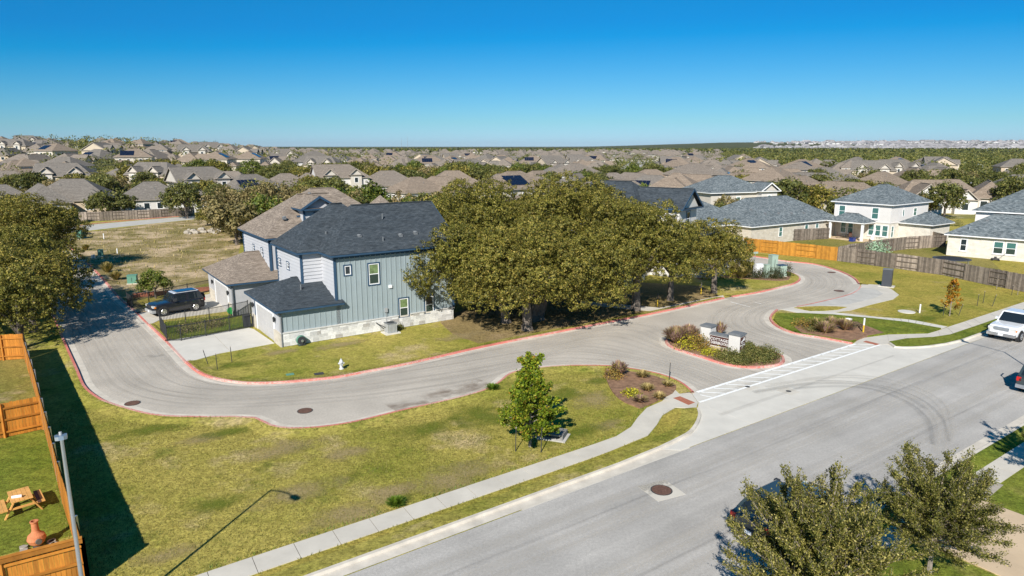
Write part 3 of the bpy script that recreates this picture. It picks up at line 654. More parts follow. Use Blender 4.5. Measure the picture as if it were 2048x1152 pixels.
# ------------------------------------------------------------------ houses
class House:
    def __init__(s, name, label, loc, deg, group=None, joined=False, z=0):
        s.joined = joined
        if joined: s.mb = MB(); s.mats = []; s.name = name
        else: s.root = thing(name, label, 'house', (loc[0], loc[1], z), R(deg), group)
    def put(s, name, mb, mats, parent=None, **k):
        if not isinstance(mats, (list, tuple)): mats = [mats]
        if s.joined:
            ix = []
            for m in mats:
                if m not in s.mats: s.mats.append(m)
                ix.append(s.mats.index(m))
            for f, m, uv in zip(mb.f, mb.m, mb.uv): s.mb.face([mb.v[i] for i in f], ix[m], uv)
            return None
        return mb.build(name, mats, parent or s.root, **k)
    def mesh(s): return s.mb.mesh(s.name, s.mats)
    def wall(s, u0, u1, w0, w1, z0, z1, mat, name='wall'):
        mb = MB(); mb.box(u0, u1, w0, w1, z0, z1); return s.put(name, mb, MAT[mat])
    def roof(s, u0, u1, w0, w1, z, rise, mat='sh_taupe', fmat='trim_white', axis='u', gable=(0, 0), inset=None, th=.17, wallmat=None, over=.45):
        T = (lambda a, b, c: (a, b, c)) if axis == 'u' else (lambda a, b, c: (b, a, c))
        a0, a1, b0, b1 = (u0, u1, w0, w1) if axis == 'u' else (w0, w1, u0, u1)
        run = (b1 - b0) / 2 if inset is None else inset
        e = .03; zz = z + th; zr = z + th + rise; bm = (b0 + b1) / 2
        r0 = a0 - e if gable[0] else min(a0 + run, (a0 + a1) / 2); r1 = a1 + e if gable[1] else max(a1 - run, (a0 + a1) / 2)
        A, B, C, D = T(a0 - e, b0 - e, zz), T(a1 + e, b0 - e, zz), T(a1 + e, b1 + e, zz), T(a0 - e, b1 + e, zz)
        X, Y = T(r0, bm, zr), T(r1, bm, zr)
        fl = axis != 'u'
        mb = MB()
        def fc(m, pts): m.face(pts[::-1] if fl else pts)
        fc(mb, [A, B, Y, X] if r1 - r0 > .05 else [A, B, X]); fc(mb, [C, D, X, Y] if r1 - r0 > .05 else [C, D, X])
        if not gable[0]: fc(mb, [D, A, X])
        if not gable[1]: fc(mb, [B, C, Y])
        fc(mb, [D, C, B, A])
        if r1 - r0 > .05:      # ridge cap
            mb.bar((X[0], X[1], X[2] + .01), (Y[0], Y[1], Y[2] + .01), .26, .05)
        o = s.put('roof', mb, MAT[mat])
        fm = MB(); fm.box(u0, u1, w0, w1, z, z + th - .01)
        for k, g in enumerate(gable):
            if g:
                a = a0 if k == 0 else a1; d = .06 if k == 0 else -.06
                for bb in (b0, b1):
                    fm.bar(T(a + d * -.3, bb, zz - .1), T(a + d * -.3, bm, zr - .1), .05, .2)
        s.put('fascia', fm, MAT[fmat], o)
        for k, g in enumerate(gable):
            if g and wallmat:
                a = a0 + over if k == 0 else a1 - over
                wm = MB(); hh = rise * (1 - over / ((b1 - b0) / 2)) ; q = [T(a, b0 + over, zz - .02), T(a, b1 - over, zz - .02), T(a, bm, zz + rise - .08)]
                q2 = [(p[0] + (.1 * (1 if k == 0 else -1) if axis == 'u' else 0), p[1] + (.1 * (1 if k == 0 else -1) if axis != 'u' else 0), p[2]) for p in q]
                wm.face(q); wm.face(q2[::-1])
                for i in range(3): wm.face([q[i], q[(i + 1) % 3], q2[(i + 1) % 3], q2[i]])
                s.put('gable_wall', wm, MAT[wallmat])
        return o
    def side(s, sd, pos):
        return {'S': lambda a, d, z: (a, pos - d, z), 'N': lambda a, d, z: (a, pos + d, z), 'W': lambda a, d, z: (pos - d, a, z), 'E': lambda a, d, z: (pos + d, a, z)}[sd]
    def bx(s, mb, f, a0, a1, d0, d1, z0, z1, m=0):
        p, q = f(a0, d0, z0), f(a1, d1, z1)
        mb.box(min(p[0], q[0]), max(p[0], q[0]), min(p[1], q[1]), max(p[1], q[1]), z0, z1, m)
    def window(s, sd, pos, a0, a1, z0, z1, trim='trim_white', frame='trim_white', glass=('glass_teal', 'glass_screen'), tw=.09, fw=.07, parent=None, sill=False):
        f = s.side(sd, pos); mb = MB()
        for k, (t0, t1, dep) in enumerate(((0, tw, .05), (tw, tw + fw, .035))):
            if t1 - t0 < .001: continue
            s.bx(mb, f, a0 + t0, a0 + t1, -.02, dep, z0 + t0, z1 - t0, k); s.bx(mb, f, a1 - t1, a1 - t0, -.02, dep, z0 + t0, z1 - t0, k)
            s.bx(mb, f, a0 + t1, a1 - t1, -.02, dep, z0 + t0, z0 + t1, k); s.bx(mb, f, a0 + t1, a1 - t1, -.02, dep, z1 - t1, z1 - t0, k)
        i = tw + fw; zm = (z0 + z1) / 2
        if len(glass) == 2: s.bx(mb, f, a0 + i, a1 - i, -.02, .034, zm - .03, zm + .03, 1)
        if sill: s.bx(mb, f, a0 - .06, a1 + .06, -.02, .09, z0 - .09, z0 - .005, 1)
        o = s.put('window', mb, [MAT[trim], MAT[frame]], parent)
        zs = [(z0 + i, z1 - i)] if len(glass) == 1 else [(zm + .03, z1 - i), (z0 + i, zm - .03)]
        for (p, q), g in zip(zs, glass):
            pm = MB(); s.bx(pm, f, a0 + i, a1 - i, -.02, .012, p, q); s.put('pane', pm, MAT[g], o)
        return o
    def garage_door(s, sd, pos, a0, a1, h, mat='door_garage', rows=4):
        f = s.side(sd, pos); fr = MB()
        s.bx(fr, f, a0 - .14, a0, -.02, .05, 0, h + .14); s.bx(fr, f, a1, a1 + .14, -.02, .05, 0, h + .14); s.bx(fr, f, a0, a1, -.02, .05, h, h + .14)
        o = s.put('garage_door', fr, MAT['trim_white'])
        for k in range(rows):
            mb = MB(); z0 = h * k / rows; z1 = h * (k + 1) / rows - .012; s.bx(mb, f, a0, a1, -.01, .012, z0, z1)
            n = max(2, int((a1 - a0) / .6))
            for j in range(n):
                x0 = a0 + (a1 - a0) * (j + .12) / n; x1 = a0 + (a1 - a0) * (j + .88) / n; s.bx(mb, f, x0, x1, 0, .022, z0 + .09, z1 - .09)
            s.put('door_panel', mb, MAT[mat], o)
        return o
    def post(s, u, w_, z0, z1, wd, mat, name='corner_post'):
        mb = MB(); mb.box(u - wd / 2, u + wd / 2, w_ - wd / 2, w_ + wd / 2, z0, z1); return s.put(name, mb, MAT[mat])
    def laps(s, sd, pos, a0, a1, z0, z1, mat, h=.28, ztri=None):
        f = s.side(sd, pos); z = z0; mb = MB()
        while z < z1 - .02:
            t = min(z + h, z1)
            lo0, lo1 = f(a0, .065, z), f(a1, .065, z); hi0, hi1 = f(a0, .012, t), f(a1, .012, t); b0, b1 = f(a0, 0, z), f(a1, 0, z)
            fl = sd in ('W', 'N')
            mb.face([lo0, lo1, hi1, hi0] if not fl else [lo1, lo0, hi0, hi1]); mb.face([b0, b1, lo1, lo0] if not fl else [b1, b0, lo0, lo1]); z += h
        return s.put('lap_siding', mb, MAT[mat], kind='stuff') if not s.joined else s.put('lap_siding', mb, MAT[mat])
    def vent(s, u, w_, z, kind=0):
        mb = MB()
        if kind == 0: mb.tube((u, w_, z - .1), (u, w_, z + .35), .05, .05, 8)
        elif kind == 1: mb.box(u - .15, u + .15, w_ - .15, w_ + .15, z - .1, z + .12); mb.tube((u, w_, z + .12), (u, w_, z + .2), .2, .12, 8)
        else: mb.tube((u, w_, z - .1), (u, w_, z + .5), .09, .09, 8); mb.tube((u, w_, z + .5), (u, w_, z + .62), .17, .06, 8)
        return s.put('roof_vent', mb, MAT['galv' if kind == 2 else 'slate_cap'])

# ---- green batten house with slate roof
h1 = House('corner_house', 'two-storey house with blue-green batten wall, white stone base and slate-grey roof', F1O, 35)
h1.wall(0, 4.6, 0, 7.8, 0, 2.72, 'siding')
mb = MB(); mb.box(.02, 4.33, -.012, .02, 1.0, 2.7); h1.put('wall', mb, MAT['batten_green'])
h1.wall(4.33, 14.6, .0, 9.0, 0, 6.37, 'batten_green')
h1.wall(2.72, 5.2, 2.85, 9.0, 2.9, 6.36, 'siding')
h1.roof(3.9, 15.1, -.45, 9.45, 6.35, 3.25, 'sh_slate', 'trim_blue', 'u', (0, 1), inset=3.75, wallmat='batten_green')
h1.roof(2.28, 11.5, 2.4, 9.46, 6.33, 3.36, 'sh_slate', 'trim_blue', 'u', (0, 0), inset=4.1)
h1.roof(-.45, 4.78, -.45, 8.25, 2.66, 1.55, 'sh_slate', 'trim_blue', 'u', (0, 1), inset=2.6)
h1.laps('W', 2.72, 2.85, 9.0, 3.0, 6.3, 'siding'); h1.laps('S', 2.85, 2.72, 4.33, 3.2, 6.3, 'siding'); h1.laps('W', 4.33, .0, 2.85, 2.7, 6.3, 'siding')
# battens, each its own strip
bm_ = MB(); bm_.box(-.028, .028, -.04, 0, 0, 1); bme = bm_.mesh('batten', [MAT['batten_green']])
u = .42
while u < 14.5:
    z0, z1 = (1.2 - .02 * u, 2.66) if u < 4.4 else (1.2 - .02 * u, 6.2)
    segs = [(z0, z1)]
    for (a, b, c, d) in ((4.98, 5.7, 4.74, 5.67), (6.93, 8.02, 3.76, 5.63), (9.46, 10.47, .75, 2.52), (11.8, 12.8, .75, 2.5)):
        if a < u < b: segs = [(s0, min(s1, c)) for s0, s1 in segs if s0 < c] + [(max(s0, d), s1) for s0, s1 in segs if s1 > d]
    for s0, s1 in segs:
        if s1 - s0 > .1:
            o = link('batten', bme, h1.root, (u, 0, s0)); o.scale = (1, 1, s1 - s0)
    u += .425
mb = MB(); mb.box(4.4, 14.6, -.03, 0, 6.12, 6.36); h1.put('frieze_board', mb, MAT['trim_blue'])  # blue frieze under the eave; its dark tone mostly paints the eave shadow
mb = MB(); mb.box(.1, 4.33, -.03, 0, 2.5, 2.68); h1.put('frieze_board', mb, MAT['batten_green'])
for uu, ww, a, b in ((4.33, 0, 2.7, 6.36), (2.72, 2.85, 3.6, 6.36), (2.72, 9.0, 3.0, 6.36), (14.6, 0, .9, 6.36)): h1.post(uu, ww, a, b, .16, 'trim_blue', 'corner_trim')
mb = MB(); mb.tube((.02, -.1, 0), (.02, -.1, 2.5), .05); mb.tube((.02, -.1, 2.5), (-.3, -.42, 2.68), .05); h1.put('downspout', mb, MAT['slate_cap'])
h1.post(0, 0, 1.2, 2.68, .2, 'siding_grey', 'corner_trim')
# stone base: courses of single blocks
SB = []
for k in range(8):
    m_ = MB(); m_.box(.006, .994, -.05 - .02 * random.random(), 0, .012, .988); SB.append(m_.mesh('stone', [MAT['stone' if k < 7 else 'stone_dark']]))
mb = MB(); mb.box(0, 14.6, -.04, .02, 0, 1.0); h1.put('stone_base', mb, MAT['concrete'])
z = .02
for row in range(4):
    hgt = (.3, .22, .28, .2)[row]; x = .02
    while x < 14.5:
        L = min(random.choice((.28, .4, .55, .7)), 14.56 - x)
        if L > .1 and not (9.5 < x + L / 2 < 10.45 and z > .6) and not (11.85 < x + L / 2 < 12.75 and z > .6):
            o = link('stone', random.choice(SB), h1.root, (x, -.03, z)); o.scale = (L, 1, hgt)
        x += L
    z += hgt
mb = MB(); mb.box(-.05, 9.45, -.13, 0, 1.0, 1.09); mb.box(10.5, 11.8, -.13, 0, 1.0, 1.09); mb.box(12.85, 14.65, -.13, 0, 1.0, 1.09); h1.put('stone_cap', mb, MAT['stone'])
for q0, q1 in ((-.05, 1.55), (6.6, 7.85)): mb = MB(); mb.box(-.1, 0, q0, q1, 0, 1.05); h1.put('stone_pier', mb, MAT['limestone'])
h1.garage_door('W', 0, 1.75, 6.35, 2.15)
mb = MB(); mb.box(-.03, .04, 6.36, 6.85, 0, 2.25); h1.put('jamb_shade_strip', mb, MAT['trim_blue'])  # flat dark blue strip, painted shade of the recess at the door jamb
for ww in (1.15, 7.1):
    mb = MB(); mb.box(-.06, 0, ww - .06, ww + .06, 1.75, 1.95); mb.lathe([(.0, 2.12), (.09, 2.02), (.075, 1.72), (.03, 1.66), (0, 1.62)], 8, (-.14, ww, 0)); h1.put('wall_lantern', mb, MAT['black_metal'])
h1.window('S', 0, 5.0, 5.68, 4.76, 5.65, 'trim_blue', 'trim_white', ('glass',))
h1.window('S', 0, 6.95, 8.0, 3.78, 5.61, 'trim_blue', 'trim_white', ('glass_green', 'glass_screen'))
h1.window('S', 0, 9.48, 10.45, .77, 2.5, 'trim_blue', 'trim_white', ('glass_green', 'glass_screen'))
h1.window('S', 0, 11.82, 12.78, .77, 2.4, 'trim_blue', 'trim_white', ('glass', 'glass_screen'))
for a in (5.75, 8.0): h1.window('W', 2.685, a, a + .72, 4.6, 5.32, 'trim_blue', 'trim_white', ('glass',), .07, .08)
mb = MB(); mb.box(8.68, 8.95, -.12, 0, 3.42, 3.66); h1.put('dryer_vent', mb, MAT['trim_white'])
for (a, b, c, k) in ((9.6, 2.7, 8.75, 0), (6.9, 1.2, 7.55, 1), (8.6, .5, 7.15, 0), (10.3, .9, 7.4, 1), (11.7, 1.0, 7.5, 1), (5.1, 3.6, 7.5, 0), (2.3, 2.0, 3.75, 0)): h1.vent(a, b, c, k)

# things against its wall
def at1(u, w_): return FP(u, w_)
c = at1(8.25, -1.05); t = thing('air_conditioner', 'grey condenser unit on a concrete pad beside the blue-green wall', 'air conditioner', c, R(35))
mb = MB(); mb.box(-.62, .62, -.55, .55, 0, .09); mb.build('pad', MAT['concrete_pale'], t)
mb = MB(); mb.box(-.38, .38, -.38, .38, .1, .82); mb.build('cabinet', MAT['ac_grey'], t)
mb = MB(); mb.box(-.4, .4, -.4, .4, .82, .87); mb.build('top_cover', MAT['slate_cap'], t)
mb = MB(); mb.lathe([(.3, .875), (.3, .89), (.05, .9), (0, .9)], 14); mb.build('fan_grille', MAT['black_metal'], t)
for i in range(7):
    mb = MB(); x = -.36 + i * .12; mb.box(x - .012, x + .012, -.395, -.38, .14, .8); mb.build('fin', MAT['galv'], t)
mb = MB(); mb.tube((-.4, .1, .5), (-.75, .3, .7), .035); mb.tube((-.75, .3, .7), (-.8, .98, .75), .035); mb.build('refrigerant_line', MAT['dark_plastic'], t)
c = at1(8.35, -.06); t = thing('disconnect_box', 'small grey electrical box with conduit on the blue-green wall', 'electrical box', c, R(35))
mb = MB(); mb.box(-.12, .12, -.1, 0, 1.5, 1.85); mb.build('box', MAT['ac_grey'], t); mb = MB(); mb.tube((0, -.05, .6), (0, -.05, 1.5), .025); mb.build('conduit', MAT['ac_grey'], t)
c = at1(1.35, -.35); t = thing('hose_reel', 'dark green hose reel pot against the white stone base', 'hose reel', c, R(35))
mb = MB(); mb.tube((0, -.12, .38), (0, .12, .38), .37, .37, 18); mb.build('coiled_hose', MAT['util_green'], t, smooth=False)
for d in (-.14, .14):
    mb = MB(); mb.tube((0, d - .015, .38), (0, d + .015, .38), .33, .33, 18); mb.build('disc', MAT['dark_plastic'], t)
mb = MB(); mb.box(-.3, .3, -.2, -.14, 0, .06); mb.box(-.3, .3, .14, .2, 0, .06); mb.box(-.05, .05, -.2, .2, 0, .38); mb.build('stand', MAT['dark_plastic'], t)
mb = MB(); mb.tube((0, -.2, .38), (0, -.26, .38), .1, .1, 10); mb.build('hub', MAT['galv'], t)

# ---- brown-roofed neighbour
h2o = FP(-.55, 12.0)
h2 = House('brown_roof_house', 'two-storey pale house with brown shingle roof and blue-trimmed gable dormer', h2o, 35)
h2.wall(0, 5, 0, 9.0, 0, 2.78, 'siding_grey'); h2.wall(3.75, 15.2, 1.0, 10.0, 0, 6.3, 'siding'); h2.wall(5.4, 12, .4, 1.2, 0, 6.2, 'siding_grey')
h2.roof(-.5, 5.4, -.45, 9.5, 2.74, 1.95, 'sh_brown', 'trim_blue', 'u', (0, 1), inset=2.8)
h2.roof(3.3, 15.7, .5, 10.45, 6.3, 3.5, 'sh_brown', 'trim_blue', 'u', (0, 0), inset=4.6)
h2.roof(6.9, 14.6, 2.6, 10.2, 8.0, 2.25, 'sh_brown', 'trim_blue', 'u', (0, 0), inset=2.6)
h2.roof(15.0, 19.0, 2.5, 10, 6.5, 2.8, 'sh_brown', 'trim_blue', 'u', (0, 0), inset=2.5); h2.wall(15.2, 18.6, 3, 9.6, 0, 6.6, 'siding')
h2.wall(7.2, 10.0, 1.5, 6, 6.9, 8.75, 'siding', 'dormer_wall'); h2.laps('S', 1.5, 7.2, 10.0, 6.9, 8.75, 'siding')
h2.roof(6.75, 10.45, .95, 6.2, 8.7, 1.15, 'sh_brown', 'trim_blue', 'w', (1, 0), inset=1, wallmat='siding', over=.5)
h2.window('S', 1.45, 8.1, 9.1, 7.5, 8.5, 'trim_blue', 'trim_white', ('glass_green',), .06, .08); h2.post(7.2, 1.5, 7, 8.75, .16, 'trim_blue', 'corner_trim')
h2.laps('W', 3.75, 1.0, 10, 3.2, 6.2, 'siding')
for a in (3.1, 6.0): h2.window('W', 3.72, a, a + .75, 4.4, 5.3, 'trim_blue', 'trim_white', ('glass',), .07, .08)
h2.window('S', .4, 6.0, 6.9, 3.6, 5.4, 'trim_blue', 'trim_white', ('glass', 'glass_screen')); h2.window('S', 1.0, 4.2, 5.1, 3.6, 5.6, 'trim_blue', 'trim_white', ('glass', 'glass_screen'))
for uu, ww in ((3.75, 1.0), (3.75, 10), (0, 0), (0, 9)): h2.post(uu, ww, 0 if uu == 0 else 3, 2.7 if uu == 0 else 6.3, .2, 'trim_blue' if uu else 'siding_grey', 'corner_trim')
h2.garage_door('W', 0, 1.7, 6.6, 2.2)
for q0, q1 in ((-.1, 1.3), (7.2, 9.05)): mb = MB(); mb.box(-.1, 0, q0, q1, 0, 1.0); h2.put('stone_pier', mb, MAT['limestone'])
for ww in (1.2, 7.4):
    mb = MB(); mb.lathe([(.0, 2.1), (.09, 2.0), (.075, 1.7), (.03, 1.64), (0, 1.6)], 8, (-.14, ww, 0)); mb.box(-.08, 0, ww - .06, ww + .06, 1.75, 1.95); h2.put('wall_lantern', mb, MAT['black_metal'])
mb = MB(); mb.tube((.0, -.12, 0), (.0, -.12, 2.6), .07); h2.put('downspout', mb, MAT['slate_cap'])
h2.vent(5.6, 2.3, 8.0, 1); h2.vent(9, 5, 9.9, 1)
t = thing('hose_reel', 'bright green garden hose coil by the brown-roofed house garage', 'hose reel', FP(-.75, 12.2), R(35))
mb = MB(); mb.tube((0, -.07, .45), (0, .07, .45), .3, .3, 16); mb.build('coiled_hose', MAT['hose_green'], t); mb = MB(); mb.box(-.05, .05, -.05, .05, 0, .45); mb.build('stand', MAT['dark_plastic'], t)

# ---- slate-roofed house behind the oaks
h3 = House('slate_roof_house', 'white house with slate-grey roof and blue-trimmed gable behind the oaks', (3.7, 83.0), -38)
h3.wall(0, 13, 0, 11, 0, 6.4, 'stucco_white'); h3.roof(-.5, 13.5, -.5, 11.5, 6.4, 3.9, 'sh_slate', 'trim_blue', 'u', (0, 0), inset=4.5)
h3.wall(8, 16.3, 3.2, 7.8, 0, 7.6, 'stucco_white'); h3.roof(7.5, 16.9, 2.7, 8.3, 7.6, 2.1, 'sh_slate', 'trim_blue', 'u', (0, 1), wallmat='stucco_white')
h3.window('E', 16.3, 5.0, 6.1, 5.6, 7.4, 'trim_blue', 'trim_white', ('glass', 'glass_screen'))
h3.wall(13, 20, 5, 13, 0, 3.1, 'stucco_white'); h3.roof(12.5, 20.5, 4.5, 13.5, 3.1, 2.4, 'sh_slate', 'trim_blue', 'w', (0, 0))
h3.wall(4, 14, -5, 0, 0, 2.9, 'stucco_white'); h3.roof(3.5, 14.5, -5.5, .3, 2.9, 1.7, 'sh_slate', 'trim_blue', 'u', (0, 0))
for a in (2, 5, 8.6, 11.5): h3.window('S', -5 if a > 4 else 0, a, a + 1.1, .8, 2.4, 'trim_blue', 'trim_white', ('glass', 'glass_screen'))
for a in (1.5, 5.5): h3.window('S', 0, a, a + 1.1, 3.9, 5.6, 'trim_blue', 'trim_white', ('glass', 'glass_screen'))
h3.vent(3, 3, 9.2, 1)

# ---- two-storey stucco house with covered patio
RC = G(1787, 412, 5.6); hr = House('patio_house', 'two-storey cream stucco and stone house with blue-grey roof and covered patio', RC, 35)
hr.wall(.45, 12.4, .45, 9.6, 0, 2.9, 'limestone_pale'); hr.wall(.45, 12.4, .45, 9.6, 2.9, 5.62, 'stucco_bright')
mb = MB(); mb.box(.38, 12.45, .38, 9.7, 2.82, 2.95); hr.put('band', mb, MAT['stucco_bright'])
hr.roof(0, 12.9, 0, 10.1, 5.6, 2.7, 'sh_bluegrey', 'trim_white', 'u', (0, 0), inset=5.0)
hr.wall(3.4, 9.7, -4.2, .45, 0, 2.75, 'limestone_pale', 'wing_wall'); hr.roof(2.9, 10.2, -4.7, .4, 2.75, 1.55, 'sh_bluegrey', 'trim_white', 'u', (0, 0), inset=2.5)
hr.roof(-3.1, .5, 2.6, 8.6, 2.75, 1.25, 'sh_bluegrey', 'trim_white', 'w', (0, 0), inset=1.9)
for ww in (2.95, 8.2): hr.post(-2.75, ww, 0, 2.75, .32, 'trim_white', 'patio_post')
mb = MB(); mb.box(-3.2, .4, 2.4, 8.8, 0, .07); hr.put('patio_slab', mb, MAT['concrete_tan'])
for a in (7.7, 2.3): hr.window('W', .45, a, a + 1.15, 3.3, 5.15, 'trim_white', 'trim_white', ('glass_teal', 'glass_teal'), .06, .05, sill=True)
for a in (.6, 1.7, 2.75, 6.1, 7.3): hr.window('W', .45, a, a + .98, .7, 2.5, 'trim_white', 'trim_white', ('glass_teal', 'glass_teal'), .06, .05, sill=True)
hr.window('S', .45, 1.0, 1.8, .6, 2.4, 'trim_white', 'trim_white', ('glass_teal', 'glass_teal'), .06, .05); hr.window('S', .45, 4.0, 4.6, 3.7, 4.9, 'trim_white', 'trim_white', ('glass_teal',), .06, .05); hr.window('S', .45, 7.5, 8.6, 3.6, 4.9, 'trim_white', 'trim_white', ('glass_teal', 'glass_teal'), .06, .05)
hr.vent(7, 3, 7.3, 0); hr.vent(6.4, -2.6, 3.7, 2); hr.vent(9, 4, 7.9, 1)
def rel(H, u, w_):
    a = H.root.rotation_euler.z; return (H.root.location.x + u * math.cos(a) - w_ * math.sin(a), H.root.location.y + u * math.sin(a) + w_ * math.cos(a))
t = thing('patio_table', 'dark patio table with chairs under the covered patio', 'table', rel(hr, -1.3, 6.3), R(35))
mb = MB(); mb.lathe([(.0, .7), (.6, .7), (.6, .74), (0, .74)], 14); mb.build('table_top', MAT['dark_plastic'], t); mb = MB(); mb.tube((0, 0, .07), (0, 0, .7), .05); mb.build('pedestal', MAT['dark_plastic'], t)
for k in range(3):
    a = k * 2.1; c = rel(hr, -1.3 + 1.0 * math.cos(a), 6.3 + 1.0 * math.sin(a)); t = thing('patio_chair', 'brown patio chair around the covered patio table', 'chair', (*c, .07), R(35) + a, 'patio chairs')
    mb = MB(); mb.box(-.25, .25, -.25, .25, .4, .45); mb.build('seat', MAT['table_dark'], t); mb = MB(); mb.box(.22, .27, -.25, .25, .45, .95); mb.build('backrest', MAT['table_dark'], t)
    for sx in (-.22, .22):
        for sy in (-.22, .22): mb = MB(); mb.box(sx - .02, sx + .02, sy - .02, sy + .02, 0, .4); mb.build('leg', MAT['dark_plastic'], t)
t = thing('cooler', 'blue storage cooler at the patio edge', 'cooler', rel(hr, -3.6, 3.9), R(35))
mb = MB(); mb.box(-.45, .45, -.3, .3, 0, .5); mb.build('body', flat('cooler_blue', (.02, .04, .2), .4), t); mb = MB(); mb.box(-.47, .47, -.32, .32, .5, .6); mb.build('lid', flat('cooler_lid', (.015, .03, .15), .4), t)
t = thing('white_umbrella', 'folded white parasol beside the patio post', 'umbrella', rel(hr, -1.6, 2.0), R(35))
mb = MB(); mb.tube((0, 0, 0), (.0, -.5, 2.2), .03); mb.build('pole', MAT['trim_white'], t); mb = MB(); mb.tube((0, -.08, .4), (0, -.5, 2.15), .32, .05, 9); mb.build('canopy', MAT['trim_white'], t)

# ---- house at the edge with low stone wing
EC = G(1888, 470, 2.75); he = House('stone_house', 'cream limestone house with blue-grey roof behind the weathered fence and trampoline', EC, -43)
he.wall(.45, 9.2, .45, 10, 0, 2.75, 'limestone_pale'); he.wall(9.2, 20, 3.4, 10, 0, 2.75, 'limestone_pale'); he.roof(0, 20.4, 0, 10.5, 2.75, 3.0, 'sh_bluegrey', 'trim_white', 'u', (0, 0), inset=5.2)
he.wall(2.5, 20, 5.0, 16, 2.7, 5.75, 'stucco_bright'); he.roof(2.0, 20.5, 4.5, 16.5, 5.75, 2.9, 'sh_bluegrey', 'trim_white', 'u', (0, 0), inset=5)
for a in (1.9,): he.window('S', .45, a, a + .8, .75, 2.4, 'trim_white', 'trim_white', ('glass', 'glass'), .05, .05, sill=True)
for a in (5.6, 6.95): he.window('S', .45, a, a + 1.15, .75, 2.4, 'trim_white', 'trim_white', ('glass_teal', 'glass_screen'), .05, .05, sill=True)
he.post(14, .8, 0, 2.75, .3, 'trim_white', 'patio_post'); he.vent(4.2, 3.2, 4.7, 1); he.vent(2.6, 1.2, 3.5, 2); he.vent(8, 6, 7.0, 2); he.vent(8.9, 7.2, 7.8, 1)

# ---- long low house and the two-storey house behind it
LC = G(1504, 456, 2.75); hl = House('long_house', 'long single-storey limestone house with wide blue-grey hip roof', LC, 33)
hl.wall(.45, 22, .45, 12, 0, 2.75, 'limestone'); hl.roof(0, 22.5, 0, 12.5, 2.75, 3.6, 'sh_bluegrey', 'trim_white', 'u', (0, 0), inset=6); hl.roof(-7, 6, 4, 18, 2.75, 3.4, 'sh_bluegrey', 'trim_white', 'w', (0, 0), inset=6); hl.wall(-6.5, .5, 4.5, 17.5, 0, 2.75, 'limestone')
for a in (7, 13.5, 16.3): hl.window('S', .45, a, a + .9, .9, 2.4, 'trim_white', 'trim_white', ('glass_teal', 'glass_teal'), .05, .05)
for a, b in ((6, 2.4), (9, 2.2), (12, 2), (15, 1.8), (4, 3.5)): hl.vent(a, b, 2.95 + b * .58, 1)
TC = G(1500, 385, 5.7); ht = House('two_storey_house', 'two-storey beige house with blue-grey hip roof and white gabled end', TC, 20)
ht.wall(-9, 4, 0, 10, 0, 5.7, 'stucco'); ht.roof(-9.6, 4.6, -.6, 10.6, 5.7, 3.0, 'sh_bluegrey', 'trim_white', 'u', (0, 0)); ht.wall(1.5, 5.2, -1.6, 4, 0, 5.9, 'stucco_white'); ht.roof(1, 5.7, -2.1, 4.5, 5.9, 1.6, 'sh_bluegrey', 'trim_white', 'w', (1, 0), wallmat='stucco')
for a in (-7, -3.2): ht.window('S', 0, a, a + 1.1, 3.4, 5.0, 'trim_white', 'trim_white', ('glass_teal', 'glass_screen'))
ht.window('S', -1.6, 2.9, 3.8, 3.5, 5.3, 'trim_white', 'trim_white', ('glass_teal', 'glass_teal'))

